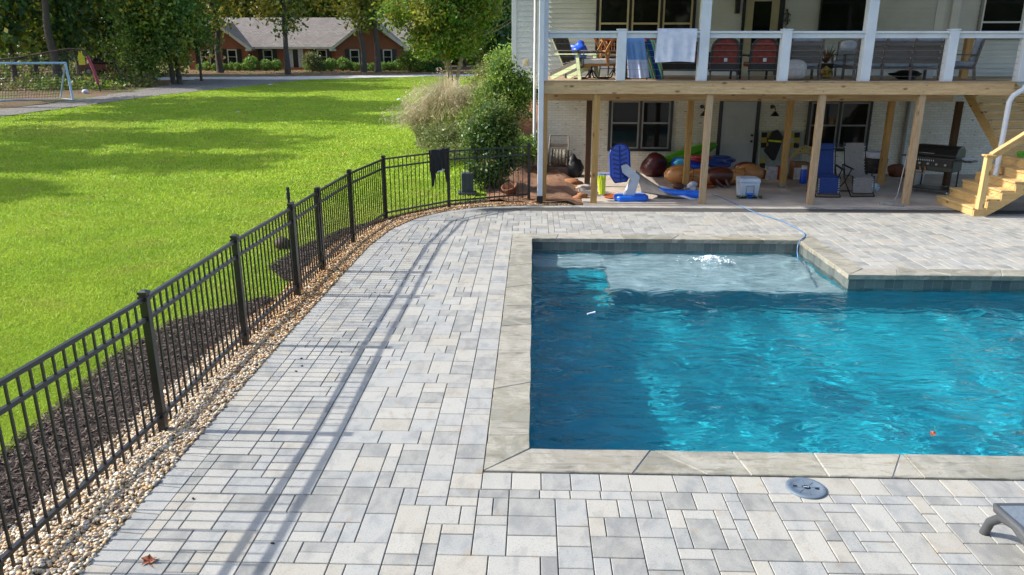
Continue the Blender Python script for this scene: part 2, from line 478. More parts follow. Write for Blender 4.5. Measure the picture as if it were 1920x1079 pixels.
strip('road', [(-75, 60), (-40, 61.5), (-27, 63.5), (-19.7, 63.9), (-9.5, 69.0), (-3.9, 70.2), (3, 70.6), (40, 71)],
      [(-75, 65), (-40, 66), (-29, 67.6), (-21.6, 68.6), (-9.8, 72.3), (-3.9, 73), (3, 73.2), (40, 73.5)], t.m, .02, 3, 60)
t = NT('leaf_litter'); v = t.coord(1); n1 = t.noise(v, 14, 5, .7); n2 = t.noise(v, .5, 4)
col = t.mix(t.ramp(n1.outputs[0], [(.35, 0.0), (.62, 1.0)]), (.06, .035, .018), (.24, .145, .07))
col = t.mix(t.math('MULTIPLY', t.ramp(n2.outputs[0], [(.48, 0.0), (.6, 1.0)]), .75), col, (.09, .12, .02))
t.base(col).p(Roughness=.95); t.bump(n1.outputs[0], .8, .08); M_LITTER = t.m
strip('forest_floor', [(-26.9, 30), (-27.0, 38.5), (-26.55, 42.3), (-26.35, 44), (-26.5, 48), (-26.4, 51.6), (-26.9, 57.1), (-27.4, 61.4), (-27.6, 63.2)],
      [(-130, 30), (-130, 36), (-130, 40), (-130, 44), (-130, 48), (-130, 52), (-130, 56), (-130, 59), (-130, 60.5)], M_LITTER, .006, 24, 40, .05)
strip('house_yard', [(-130, 68), (-40, 66.2), (-29, 67.8), (-21.6, 68.8), (-9.8, 72.5), (-3.9, 73.2), (3, 73.4), (60, 73.7)],
      [(-130, 190), (-40, 190), (-29, 190), (-21.6, 190), (-9.8, 190), (-3.9, 190), (3, 190), (60, 190)], M_LITTER, .008, 60, 40, .04)
t = NT('clay'); v = t.coord(1); n1 = t.noise(v, 2.2, 5, .65); n2 = t.noise(v, 16, 5, .7)
col = t.mix(t.ramp(n1.outputs[0], [(.38, 0.0), (.62, 1.0)]), (.20, .085, .042), (.34, .20, .12))
col = t.mix(t.ramp(n2.outputs[0], [(.5, 0.0), (.68, 1.0)]), col, (.15, .075, .045))
n3 = t.noise(v, 1.1, 3)
col = t.mix(t.math('MULTIPLY', t.ramp(n3.outputs[0], [(.56, 0.0), (.66, 1.0)]), .7), col, (.10, .09, .06))
t.base(col).p(Roughness=.95); t.bump(n2.outputs[0], 1.0, .06); M_CLAY = t.m
strip('clay_bank', [(-1.05, 17.5), (-1.2, 19), (-1.9, 22), (-2.4, 26), (-2.6, 30), (-2.0, 33)], [(1.3, 17.3), (1.24, 19), (1.24, 22), (1.2, 26), (1.2, 30), (1.2, 33)], M_CLAY, .012, 16, 60, .07)

RUT = np.array([atz(-150, 680)[:2], atz(0, 622)[:2], atz(110, 592)[:2], atz(220, 560)[:2], atz(330, 518)[:2], atz(440, 472)[:2]])
# turf blades: one mass, finer near the fence
def lawn_blades(n, y0, y1, pw):
    u = RNG.random(n); y = (y0 ** pw + u * (y1 ** pw - y0 ** pw)) ** (1 / pw)
    xl = -.70 * y - .8
    xr = np.where(y < 10.3, np.interp(y, [2, 5.7, 6.9, 7.8, 9.1, 9.75, 10.1, 10.3], [-4.6, -4.57, -4.66, -4.76, -4.63, -4.15, -3.74, -3.7]),
                  np.interp(y, [10.3, 10.95, 11.7, 12.9, 14.5, 15.95, 17.1, 17.85, 19, 22, 30, 45, 58, 63, 69], [-3.66, -3.75, -4.27, -4.2, -3.75, -2.85, -2.1, -1.5, -1.5, -2.3, -3.3, -3.5, -2.6, -2, -2]))
    xlim = np.interp(y, [30, 35.3, 38.6, 42.7, 48.1, 52.8, 57.2, 61.5, 64, 69], [-24.8, -24.75, -24.3, -23.75, -23.2, -21.8, -20.5, -19.3, -18.4, -9.6])
    xl = np.maximum(xl, np.where(y > 28, xlim, -60))
    x = xl + (xr + .05 - xl) * RNG.random(n)
    rut = np.abs(x - np.interp(y, RUT[:, 1], RUT[:, 0], left=-99, right=99)) < .07 + .05 * np.sin(y * 5)
    kp_ = ~(rut & (RNG.random(n) < .6)); x, y = x[kp_], y[kp_]; n = len(x)
    h = (.012 + .022 * RNG.random(n)) * (1 + y / 60); w = .0035 + .0011 * y * (.6 + .6 * RNG.random(n))
    z = H(x, y) - .028
    a = RNG.random(n) * 6.283; d = np.stack([np.cos(a), np.sin(a), 0 * a], 1) * w[:, None]
    b = RNG.random(n) * 6.283; lean = np.stack([np.cos(b), np.sin(b)], 1) * (h * (.8 + 1.4 * RNG.random(n)))[:, None]
    P = np.stack([x, y, z], 1)
    T = P.copy(); T[:, :2] += lean; T[:, 2] += h + .028
    V = np.stack([P - d, P + d, T], 1).reshape(-1, 3)
    pat = .5 + .5 * np.sin(x * 1.3 + 2 * np.sin(y * .7)) * np.sin(y * 1.1 + 1.7 * np.sin(x * .5))
    k = np.clip(.65 * RNG.random(n) + .35 * pat, 0, 1)[:, None]
    col = np.array([.245, .43, .036]) * (1 - k) + np.array([.53, .655, .08]) * k
    mott = .5 + .5 * np.sin(x * 4.1 + 2.3 * np.sin(y * 2.9) + y * 1.7) * np.sin(y * 3.3 + 1.9 * np.sin(x * 2.2)); col *= (.90 + .15 * mott)[:, None]
    big = np.clip(np.sin(x * .31 + 1.7 * np.sin(y * .23)) * np.sin(y * .27 + 1.3 * np.sin(x * .19 + 1)) * 1.6 - .45, 0, 1); thin = np.clip(np.sin(x * 1.9 + y * .8 + 2 * np.sin(y * 1.3)) * np.sin(y * 1.7 - x * .6) * 2 - 1.1, 0, 1)
    col = col * (1 - .30 * (big + thin)[:, None]) + np.array([.46, .42, .12]) * (.30 * (big + thin))[:, None]
    dry = RNG.random(n) < .035
    col[dry] = (.28, .24, .09)
    return V, np.arange(3 * n).reshape(-1, 3), col
M_BLADE = leafmat('turf_blade', .45, .6)
V, Fq, Cc = lawn_blades(330000, 4.5, 20, .35)
struct(mesh_np('lawn_grass', V, Fq, M_BLADE, col=Cc), 'stuff', 'bright green mown lawn grass beyond the fence', 'grass')
V, Fq, Cc = lawn_blades(230000, 19, 69, .45)
struct(mesh_np('lawn_grass', V, Fq, M_BLADE, col=Cc), 'stuff', 'far mown lawn rising to the road', 'grass')

# ================================================================ paver patio
def clip_poly(poly, p, n):
    """keep the side of the line through p with normal n"""
    out = []
    for i in range(len(poly)):
        a, b = np.array(poly[i]), np.array(poly[(i + 1) % len(poly)])
        da, db = (a - p) @ n, (b - p) @ n
        if da >= 0: out.append(a)
        if da * db < 0: out.append(a + (b - a) * da / (da - db))
    return out
U = .119
X0, Y0 = -.64, 5.272
PE = np.array(PAVE_EDGE + [(17, 17.25)])
PEI = []                                             # inner line of the edge course
for i in range(len(PE)):
    d = PE[min(i + 1, len(PE) - 1)] - PE[max(i - 1, 0)]; d = d / np.linalg.norm(d)
    PEI.append(PE[i] + np.array([d[1], -d[0]]) * .215)
PEI = np.array(PEI)
HP = []
for a, b in zip(PEI[:-1], PEI[1:]):
    d = (b - a) / np.linalg.norm(b - a); HP.append((a, np.array([d[1], -d[0]])))
PAV = MB()
PCOL = [lin(c) for c in ('#bfc1c1', '#c8c9c7', '#d0cfca', '#b4b5b4', '#d4d1c9', '#c3c5c5', '#adaeac', '#cbcac5', '#d0cbc0')]
def paver(poly, ch=True):
    z = float(RNG.normal(0, .0008)); j = .0036
    c = np.array(PCOL[RNG.integers(0, len(PCOL))]) * (.92 + .13 * RNG.random())
    poly = np.array(poly); ctr = poly.mean(0)
    if len(poly) < 3: return
    sh = lambda d: poly + np.sign(np.round(ctr - poly, 4)) * d if ch else poly + (ctr - poly) / (np.linalg.norm(ctr - poly, axis=1)[:, None] + 1e-6) * d * 1.3
    o, m, i = sh(j), sh(j), sh(j + .004)
    n = len(poly)
    V = [(*p, -.03) for p in o] + [(*p, z - .0045) for p in m] + [(*p, z) for p in i]
    Fc = [tuple(range(2 * n, 3 * n))] + [(k, (k + 1) % n, n + (k + 1) % n, n + k) for k in range(n)] + [(n + k, n + (k + 1) % n, 2 * n + (k + 1) % n, 2 * n + k) for k in range(n)]
    PAV.add(V, Fc, False, tuple(c))
nx0, nx1, ny0, ny1 = -19, 128, -22, 95
occ = np.zeros((nx1 - nx0, ny1 - ny0), bool)
xa, xb = X0, 10.9
for i in range(nx0, nx1):
    for j in range(ny0, ny1):
        x, y = X0 + (i + .5) * U, Y0 + (j + .5) * U
        if x > X0 and 5.272 < y < 13.881 + .375 + .0 and (x < 5.32 or y < 11.93): occ[i - nx0, j - ny0] = True   # pool, coping and its border course
        if (np.array([x, y]) - HP[0][0]) @ HP[0][1] < -.3 or y > 17.35: occ[i - nx0, j - ny0] = True
shapes = [((3, 2), .20), ((2, 3), .14), ((2, 2), .30), ((1, 2), .16), ((2, 1), .20)]
for j in range(ny1 - ny0):
    for i in range(nx1 - nx0):
        if occ[i, j]: continue
        order = [shapes[k][0] for k in RNG.choice(5, 5, replace=False, p=[s[1] for s in shapes])] + [(1, 1)]
        for (w, h) in order:
            if i + w > nx1 - nx0 or j + h > ny1 - ny0: continue
            if occ[i:i + w, j:j + h].any(): continue
            # leave no single cell behind
            if (w, h) != (1, 1) and i + w < nx1 - nx0 - 1 and not occ[i + w, j] and occ[i + w + 1, j] and RNG.random() < .8: continue
            occ[i:i + w, j:j + h] = True
            x, y = X0 + (i + nx0) * U, Y0 + (j + ny0) * U
            poly = [(x, y), (x + w * U, y), (x + w * U, y + h * U), (x, y + h * U)]
            cut = False
            for (p, n) in HP:
                if min((np.array(c) - p) @ n for c in poly) < 0:
                    poly = clip_poly(poly, p, n); cut = True
                    if len(poly) < 3: break
            if len(poly) >= 3 and (not cut or np.ptp(np.array(poly), axis=0).min() > .03): paver(poly, not cut)
            break
# border courses along the coping
y = 5.0
while y < 14.2:
    l = U * RNG.choice([1, 2, 2, 3], p=[.15, .4, .25, .2]); paver([(X0, y + .272), (-.389, y + .272), (-.389, y + .272 + l), (X0, y + .272 + l)]) if y + .272 > 5.27 else None; y += l
x = -.389
while x < 10.5:
    l = U * RNG.choice([1, 2, 2, 3], p=[.12, .43, .25, .2]); paver([(x, 5.272), (x + l, 5.272), (x + l, 5.525), (x, 5.525)]); x += l
# edge course along the pebble bed
def rs(P, n):
    P = np.array(P, float); d = np.r_[0, np.cumsum(np.linalg.norm(np.diff(P, axis=0), axis=1))]
    tt = np.linspace(0, d[-1], n); return np.stack([np.interp(tt, d, P[:, k]) for k in range(2)], 1), d[-1]
A_, L_ = rs(PE, 6000); B_, _ = rs(PEI, 6000)
k = 0
while k < 5990:
    k2 = min(5999, k + int(RNG.choice([.25, .25, .37, .127]) / L_ * 6000)); paver([A_[k], A_[k2], B_[k2], B_[k]], False); k = k2
t = NT('paver'); c = t.attr(); v = t.coord(1)
n1 = t.noise(t.coord((7, 4, 4)), 1.0, 5, .6, .4); n2 = t.noise(v, 90, 3, .7); n3 = t.noise(v, 5.5, 3)
col = t.mix(t.math('MULTIPLY', t.ramp(n1.outputs[0], [(.42, 0.0), (.64, 1.0)]), .5), c, lin('#d8d6d0'))
col = t.mix(t.math('MULTIPLY', t.ramp(n1.outputs[0], [(.33, 1.0), (.47, 0.0)]), .38), col, lin('#9b9e9f'))
col = t.mix(t.math('MULTIPLY', t.ramp(n3.outputs[0], [(.62, 0.0), (.76, 1.0)]), .5), col, lin('#c4a67c'))
col = t.mix(t.math('MULTIPLY', t.ramp(n2.outputs[0], [(.32, 1.0), (.46, 0.0)]), .5), col, lin('#70757a'))
col = t.mix(1.0, col, (.555, .553, .535), 'MULTIPLY')
t.base(col).p(Roughness=.75, Specular_IOR_Level=.3); t.bump(n2.outputs[0], .25, .004)
struct(PAV.build('paver_patio', t.m))
t = NT('joint_sand'); n1 = t.noise(t.coord(1), 60, 3); t.base(t.mix(n1.outputs[0], (.035, .033, .032), (.09, .085, .08))).p(Roughness=.95)
JS = MB()
def quad(m, x0, x1, y0, y1, z): m.add([(x0, y0, z), (x1, y0, z), (x1, y1, z), (x0, y1, z)], [(0, 1, 2, 3)])
zj = -.012
quad(JS, -2.75, -.05, 2.2, 17.2, zj); quad(JS, -.05, 17, 2.2, 5.85, zj); quad(JS, -.05, 17, 13.95, 17.25, zj); quad(JS, 4.99, 17, 11.6, 13.95, zj)
struct(JS.build('patio_ground', t.m))
AP = MB(); quad(AP, -2.75, 17, -26, 2.2, -.013); quad(AP, 17, 48, -26, 24, -.013)  # unseen sheet added to keep green lawn light off siding and panes
t = NT('added_pavement_concrete'); n1 = t.noise(t.coord(1), 2, 4); t.base(t.mix(n1.outputs[0], (.26, .255, .25), (.36, .355, .345))).p(Roughness=.85)
struct(AP.build('added_pavement', t.m))

# ================================================================ pool
t = NT('plaster_deep_tint'); v = t.coord(1); n1 = t.noise(v, 3, 5); n2 = t.noise(v, 60, 3)
t.base(t.mix(n1.outputs[0], (.008, .275, .36), (.016, .35, .43))).p(Roughness=.8, Specular_IOR_Level=.1); M_PLASTER = t.m  # light absorbed by the deep water is put into the plaster colour
t = NT('plaster_shallow_tint'); v = t.coord(1); n1 = t.noise(v, 5, 5)
t.base(t.mix(n1.outputs[0], (.23, .33, .355), (.36, .45, .475))).p(Roughness=.8, Specular_IOR_Level=.1); M_LEDGE = t.m  # same plaster, painted paler for the weaker absorption of shallow water
t = NT('waterline_tile'); v = t.coord(1)
bt = t.n('TexBrick', i_Scale=1.0, i_Mortar_Size=.004, i_Bias=0.0, i_Brick_Width=.15, i_Row_Height=.15)
bt.offset = 0.0; bt.inputs['Color1'].default_value = rgba('#4a5355'); bt.inputs['Color2'].default_value = rgba('#7b8078'); bt.inputs['Mortar'].default_value = rgba('#8a8c88')
mp = t.n('Combine' + 'XYZ'); sp = t.n('SeparateXYZ'); t.t.links.new(v, sp.inputs[0])
t.t.links.new(t.math('ADD', sp.outputs[0], sp.outputs[1]), mp.inputs[0]); t.t.links.new(t.math('ADD', sp.outputs[2], .066), mp.inputs[1])
t.t.links.new(mp.outputs[0], bt.inputs['Vector']); n1 = t.noise(v, 14, 4)
t.base(t.mix(t.math('MULTIPLY', n1.outputs[0], .6), bt.outputs[0], lin('#3d4648'))).p(Roughness=.35); M_TILE = t.m
FL = -1.38
WL = -.215
LEDGE_Z = -.47
off = .025
WP = [(-.006 - off, 5.909 - off), (11, 5.909 - off), (11, 11.552 + off), (4.94 + off, 11.552 + off), (4.94 + off, 13.881 + off), (-.006 - off, 13.881 + off)]
tile = MB(); shell = MB()
for i in range(6):
    a, b = WP[i], WP[(i + 1) % 6]
    tile.add([(*a, -.372), (*b, -.372), (*b, -.05), (*a, -.05)], [(3, 2, 1, 0)])
    shell.add([(*a, FL), (*b, FL), (*b, -.372), (*a, -.372)], [(3, 2, 1, 0)])
shell.add([(*p, FL) for p in WP], [(0, 1, 2, 3, 4, 5)])
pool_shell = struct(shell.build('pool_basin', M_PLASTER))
pool_tile = struct(tile.build('pool_tile_band', M_TILE))
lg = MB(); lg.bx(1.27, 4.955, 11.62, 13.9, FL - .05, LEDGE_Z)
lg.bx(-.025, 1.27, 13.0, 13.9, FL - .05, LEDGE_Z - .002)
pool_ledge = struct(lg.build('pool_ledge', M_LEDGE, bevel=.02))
st = MB()
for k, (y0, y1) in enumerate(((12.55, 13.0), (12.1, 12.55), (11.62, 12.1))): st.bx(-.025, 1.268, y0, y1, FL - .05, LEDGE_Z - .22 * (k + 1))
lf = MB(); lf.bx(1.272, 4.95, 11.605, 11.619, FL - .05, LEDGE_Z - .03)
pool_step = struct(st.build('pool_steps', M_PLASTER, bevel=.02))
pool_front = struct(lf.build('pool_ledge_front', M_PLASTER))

# water: a real wavy surface that refracts the basin below it
wx = np.arange(-.02, 10.96, .026); wy = np.arange(5.895, 13.9, .026)
GX, GY = np.meshgrid(wx, wy)
Z = np.zeros_like(GX)
rw = np.random.default_rng(3)
WARPX = GX + .12 * np.sin(GY * 2.1 + .6) + .07 * np.sin(GX * 3.3 + GY * 1.7); WARPY = GY + .12 * np.sin(GX * 1.8) + .06 * np.sin(GY * 4.1 - GX * 1.3)
for k in range(70):
    lam = .17 * (1.15 / .17) ** rw.random(); th = rw.normal(-.45, .85)
    kx, ky = math.cos(th) * 2 * math.pi / lam, math.sin(th) * 2 * math.pi / lam
    amp = .0019 * (lam / .5) ** 1.45
    Z += amp * np.sin(kx * WARPX + ky * WARPY + rw.random() * 6.283)
bub = (3.15, 13.15)
rr = np.hypot(GX - bub[0], GY - bub[1])
Z += .012 * np.exp(-rr * 1.1) * np.sin(rr * 24) + .02 * np.exp(-(rr / .2) ** 2)
PATCH = .6 + .4 * np.sin(GX * .9 + 1.2 * np.sin(GY * .8)) * np.sin(GY * .75 + .4)
Z = Z * WAVE * PATCH if 'WAVE' in globals() else Z * PATCH
GZ = WL + Z
q = np.arange(GX.size).reshape(GX.shape)
Fq = np.stack([q[:-1, :-1], q[:-1, 1:], q[1:, 1:], q[1:, :-1]], -1)
cxx = (GX[:-1, :-1] + .013); cyy = (GY[:-1, :-1] + .013)
kp = ~((cxx > 4.98) & (cyy > 11.59))
t = NT('pool_water')
t.t.nodes.remove(t.b)
gl = t.n('BsdfGlass', i_Color=(.93, .985, 1.0), i_Roughness=0.0, i_IOR=1.333)
nr = t.noise(t.coord((1.5, 3.6, 1), (0, 0, .5)), 1.0, 0, .5, 1.2); nr2 = t.noise(t.coord((3.6, 8.5, 1), (0, 0, .35)), 1.0, 1, .5, 1.4); npat = t.noise(t.coord(.55), 1.0, 2)
hh = t.math('ADD', nr.outputs[0], t.math('MULTIPLY', t.math('MULTIPLY', nr2.outputs[0], npat.outputs[0]), .75))
bp = t.n('Bump', i_Strength=1.0, i_Distance=.058); t.t.links.new(hh, bp.inputs['Height']); t.t.links.new(bp.outputs[0], gl.inputs['Normal'])
t.t.links.new(gl.outputs[0], t.out.inputs[0])
water = mesh_np('pool_water', np.stack([GX, GY, GZ], -1).reshape(-1, 3), Fq[kp].reshape(-1, 4), t.m, smooth=True)
struct(water)
water.cycles.is_caustics_caster = True
for o in (pool_shell, pool_tile, pool_ledge, pool_step, pool_front): o.cycles.is_caustics_receiver = True

# coping of cut flagstones
t = NT('flagstone'); c = t.attr(); v = t.coord(1)
n1 = t.noise(t.coord((2.2, 2.2, 2.2)), 1.0, 6, .65, 1.2); n2 = t.noise(t.coord((3, 16, 3)), 1.0, 5, .6, .8); n3 = t.noise(v, 50, 4)
col = t.mix(t.math('MULTIPLY', t.ramp(n1.outputs[0], [(.45, 0.0), (.66, 1.0)]), .7), c, lin('#d6d6d0'))
col = t.mix(t.math('MULTIPLY', t.ramp(n2.outputs[0], [(.54, 0.0), (.68, 1.0)]), .45), col, lin('#a3977a'))
col = t.mix(t.math('MULTIPLY', t.ramp(n2.outputs[0], [(.32, 1.0), (.46, 0.0)]), .7), col, lin('#7d7d72'))
n4 = t.noise(t.coord(7), 1.0, 6, .7)
col = t.mix(t.math('MULTIPLY', t.ramp(n4.outputs[0], [(.52, 0.0), (.64, 1.0)]), .4), col, lin('#8c8873'))
col = t.mix(t.math('MULTIPLY', t.ramp(n3.outputs[0], [(.60, 0.0), (.72, 1.0)]), .35), col, lin('#6f6c60'))
t.base(t.mix(1.0, col, (.575, .55, .50), 'MULTIPLY')).p(Roughness=.7, Specular_IOR_Level=.35); t.bump(t.math('ADD', n1.outputs[0], t.math('MULTIPLY', n3.outputs[0], .3)), .35, .02); M_FLAG = t.m
COP = MB(); MOR = MB()
SCOL = [lin(c) for c in ('#b5b5ac', '#a9aaa2', '#c0c0b9', '#b0ac9a', '#bdbcb6', '#a3a59f')]
def stone(poly, z1=.014, z0=-.062, rough=.006):
    P = [np.array(p, float) for p in poly]; pts = []
    for a, b in zip(P, P[1:] + P[:1]):
        n = max(1, int(np.linalg.norm(b - a) / .07))
        for k in range(n): pts.append(a + (b - a) * k / n)
    pts = np.array(pts); ctr = pts.mean(0); n = len(pts)
    d = ctr - pts; d /= np.linalg.norm(d, axis=1)[:, None]
    jit = lambda s: pts + d * (.003 + s * RNG.random((n, 1)))
    V = [(*p, z0) for p in jit(rough * 2.5)] + [(*p, (z0 + z1) / 2 + .012 * (RNG.random() - .5)) for p in jit(rough * 1.8)] + [(*p, z1 - .008) for p in jit(rough)] + [(*p, z1) for p in (pts + d * .012)]
    Fc = [tuple(range(3 * n, 4 * n)), tuple(range(n))[::-1]]
    for r_ in range(3): Fc += [(r_ * n + k, r_ * n + (k + 1) % n, (r_ + 1) * n + (k + 1) % n, (r_ + 1) * n + k) for k in range(n)]
    COP.add(V, Fc, False, tuple(np.array(SCOL[RNG.integers(0, 6)]) * (.9 + .2 * RNG.random())))
w = .381; xi, yf, yb, xst, yst = -.006, 5.909, 13.881, 4.94, 11.552
def run(joints, fin, fout, capA, capB):
    js = [capA] + [(fin(a), fout(b)) for a, b in joints] + [capB]
    for (i0, o0), (i1, o1) in zip(js[:-1], js[1:]): stone([i0, i1, o1, o0])
jf = [(atz(*a)[0], atz(*b)[0]) for a, b in (((1219, 846), (1187, 888)), ((1226, 846), (1325, 890)), ((1371.7, 848), (1406.7, 891.7)), ((1523, 850), (1552, 893)), ((1687, 853), (1673, 895)), ((1691, 853), (1730, 896)))]
jf += [(4.75, 4.6), (5.7, 5.72), (6.8, 6.6), (8, 8.05), (9.4, 9.3)]
run(jf, lambda x: (x, yf), lambda x: (x, yf - w), ((xi, yf), (xi - w, yf - w)), ((11, yf), (11, yf - w)))
jl = [(atz(*a)[1], atz(*b)[1]) for a, b in (((993, 770), (922, 756)), ((993, 719), (929, 731.5)), ((994, 610), (938, 613)), ((995, 574), (943, 575)), ((996, 535), (947, 541)), ((997, 496), (953, 500)), ((998, 470), (957, 468)))]
run(jl, lambda y: (xi, y), lambda y: (xi - w, y), ((xi, yf), (xi - w, yf - w)), ((xi, yb), (xi - w, yb + w)))
run([(.45, .5), (1.7, 1.65), (2.6, 2.8), (3.5, 3.3), (4.3, 4.15)], lambda x: (x, yb), lambda x: (x, yb + w), ((xi, yb), (xi - w, yb + w)), ((xst, yb), (xst + w, yb + w)))
run([(13.2, 13.35), (12.5, 12.45)], lambda y: (xst, y), lambda y: (xst + w, y), ((xst, yb), (xst + w, yb + w)), ((xst, yst), (xst + w, yst + w)))
run([(5.7, 5.85), (6.5, 6.3), (7.3, 7.5), (8.4, 8.3), (9.6, 9.7)], lambda x: (x, yst), lambda x: (x, yst + w), ((xst, yst), (xst + w, yst + w)), ((11, yst), (11, yst + w)))
struct(COP.build('pool_coping', M_FLAG))
t = NT('mortar'); n1 = t.noise(t.coord(1), 30, 3); t.base(t.mix(n1.outputs[0], (.40, .39, .37), (.58, .57, .54))).p(Roughness=.9); M_MORTAR = t.m
for x0, x1, y0, y1 in ((xi - w + .01, xi - .02, yf - w + .01, yb + w - .01), (xi - .02, 11, yf - w + .01, yf - .02), (xi - .02, xst + w - .01, yb + .02, yb + w - .01), (xst + .02, xst + w - .01, yst + .02, yb + .02), (xst + w - .01, 11, yst + .02, yst + w - .01)): MOR.bx(x0, x1, y0, y1, -.055, .002)
struct(MOR.build('coping_mortar', M_MORTAR))

# foam thrown up by the bubbler
fo = MB()
for k in range(230):
    r_ = abs(RNG.normal(0, .16)); a = RNG.random() * 6.283; hgt = max(0, .11 * (1 - r_ / .3)) * RNG.random()
    s_ = .006 + .022 * RNG.random() ** 2 * max(.25, 1 - r_ / .4)
    fo.ell((bub[0] + r_ * math.cos(a) * 1.35, bub[1] + r_ * math.sin(a) * .8, WL + .015 + hgt), (s_ * 1.3, s_, s_ * .8), 7, 5)
t = NT('foam'); t.base((.9, .93, .95)).p(Roughness=.35); t.b.inputs['Subsurface Weight'].default_value = .3
struct(fo.build('water_foam', t.m), 'stuff', 'white bubbling foam breaking the surface over the shallow pool ledge', 'foam')
# ================================================================ fence and gate
M_BLACK = pm('black_metal', '#141517', '#1e1f22', 8, .33, .0, .05, spec=.6)
M_DARKPLASTIC = pm('black_plastic', '#0f1012', '#1a1b1d', 6, .5)
def wb(mb, name, mat, t, bevel=0.0, loc=None):
    """build from world coordinates under an unrotated thing"""
    return mb.build(name, mat, t, bevel, loc=-Vector(t.location) if loc is None else loc)
FP = [(-3.42, 4.02), (-3.35, 6.16), (-3.375, 8.3), (-3.335, 10.24), (-3.33, 11.56), (-3.285, 13.48), (-3.055, 15.48), (-1.89, 16.86), (-.10, 17.72)]
FP = [(-3.44, 1.9)] + FP
hz = lambda p: float(H(p[0], p[1]))
fence = thing('metal_fence', 'black metal picket fence curving along the pebble bed beside the lawn', 'fence', (FP[1][0], FP[1][1], 0))
gate = thing('metal_gate', 'black metal picket gate with a tall latch in the middle of the fence', 'gate', (FP[4][0], FP[4][1], 0))
FH = 1.30
def panel(mb, a, b, z0, z1, gap=.04):
    a, b = np.array(a), np.array(b); d = (b - a) / np.linalg.norm(b - a)
    L = np.linalg.norm(b - a); A = a + d * gap; B = b - d * gap
    p = lambda q, z: (q[0], q[1], z)
    for zz, h_ in ((FH - .035, .034), (FH - .215, .034), (.155, .034)):
        mb.bar(p(A, z0 + zz), p(B, z1 + zz), .032, h_)
    n = int(round((L - 2 * gap) / .118))
    for k in range(1, n):
        q = A + (B - A) * k / n; zz = z0 + (z1 - z0) * k / n
        mb.bx(q[0] - .008, q[0] + .008, q[1] - .008, q[1] + .008, zz + .035, zz + FH - .05)
for i in range(len(FP) - 1):
    a, b = FP[i], FP[i + 1]; mb = MB()
    if i == 4:
        panel(mb, a, b, hz(a), hz(b), .085); g_ = wb(mb, 'gate_panel', M_BLACK, gate)
        mb = MB()
        d = np.array(b) - np.array(a); d /= np.linalg.norm(d)
        for s_ in (.075, np.linalg.norm(np.array(b) - np.array(a)) - .075):
            q = np.array(a) + d * s_; mb = MB(); mb.box((q[0], q[1], .70), (.045, .045, 1.28)); wb(mb, 'gate_stile', M_BLACK, gate, .003)
        mb = MB(); q = np.array(a) + d * .07
        mb.tube([(q[0] - .045, q[1], .98), (q[0] - .045, q[1], 1.50)], .017, 10); mb.tube([(q[0] - .045, q[1], 1.38), (q[0] - .045, q[1], 1.47)], .026, 10)
        mb.box((q[0] - .045, q[1], 1.0), (.05, .06, .12)); mb.tube([(q[0] - .045, q[1], 1.50), (q[0] - .045, q[1], 1.545)], [.026, .022], 10)
        wb(mb, 'gate_latch', M_DARKPLASTIC, gate)
        mb = MB(); q = np.array(b) - d * .05
        for zz in (.3, 1.15): mb = MB(); mb.box((q[0], q[1], zz), (.06, .09, .07)); wb(mb, 'gate_hinge', M_DARKPLASTIC, gate)
        continue
    panel(mb, a, b, hz(a), hz(b)); wb(mb, 'fence_panel', M_BLACK, fence)
for p in FP[1:]:
    mb = MB(); s_ = .034; z = hz(p)
    mb.bx(p[0] - s_, p[0] + s_, p[1] - s_, p[1] + s_, z - .1, z + FH + .01)
    po = wb(mb, 'fence_post', M_BLACK, fence, .004)
    mb = MB(); mb.box((p[0], p[1], z + FH + .02), (.08, .08, .022)); mb.box((p[0], p[1], z + FH + .037), (.076, .076, .014), taper=.5); mb.build('post_cap', M_BLACK, po)
    if p[1] < 14:
        
        for zb, hb in ((.155, .05), (FH - .03, .04)): mb = MB(); mb.box((p[0], p[1], z + zb), (.083, .085, hb)); mb.build('rail_bracket', M_BLACK, po)

# ================================================================ the house by the pool
YW = 22.43
t = NT('painted_brick'); v = t.coord(1)
sp = t.n('SeparateXYZ'); t.t.links.new(v, sp.inputs[0]); cb = t.n('CombineXYZ'); t.t.links.new(sp.outputs[0], cb.inputs[0]); t.t.links.new(sp.outputs[2], cb.inputs[1])
bt = t.n('TexBrick', i_Scale=1.0, i_Mortar_Size=.007, i_Mortar_Smooth=.6, i_Brick_Width=.205, i_Row_Height=.071)
t.t.links.new(cb.outputs[0], bt.inputs['Vector'])
bt.inputs['Color1'].default_value = rgba('#e2dfd4'); bt.inputs['Color2'].default_value = rgba('#d4d1c5'); bt.inputs['Mortar'].default_value = rgba('#bdb9ac')
n1 = t.noise(v, 1.6, 5, .6); n2 = t.noise(t.coord((7, 7, 19)), 1.0, 3, .5)
col = t.mix(t.math('MULTIPLY', t.ramp(n1.outputs[0], [(.4, 0.0), (.7, 1.0)]), .4), bt.outputs[0], lin('#bfb9a6'))
col = t.mix(t.math('MULTIPLY', t.ramp(n2.outputs[0], [(.64, 0.0), (.70, 1.0)]), .8), col, lin('#3d352b'))
t.base(col).p(Roughness=.75); t.bump(t.math('ADD', bt.outputs['Fac'], t.math('MULTIPLY', n2.outputs[0], .3)), -.5, .012); M_PBRICK = t.m
M_SIDING = pm('siding', '#d4d9da', '#c8cdcf', 1.2, .55, bump=.05)
M_SIDE_TRIM = pm('white_trim', '#dfe3e6', '#d5dade', 2, .45)
M_CREAM = pm('cream_sash', '#b9b294', '#aaa387', 3, .5)
M_GREYSASH = pm('grey_sash', '#8b8e90', '#7b7e80', 3, .45)
t = NT('window_glass'); n1 = t.noise(t.coord(.9), 1.0, 3)
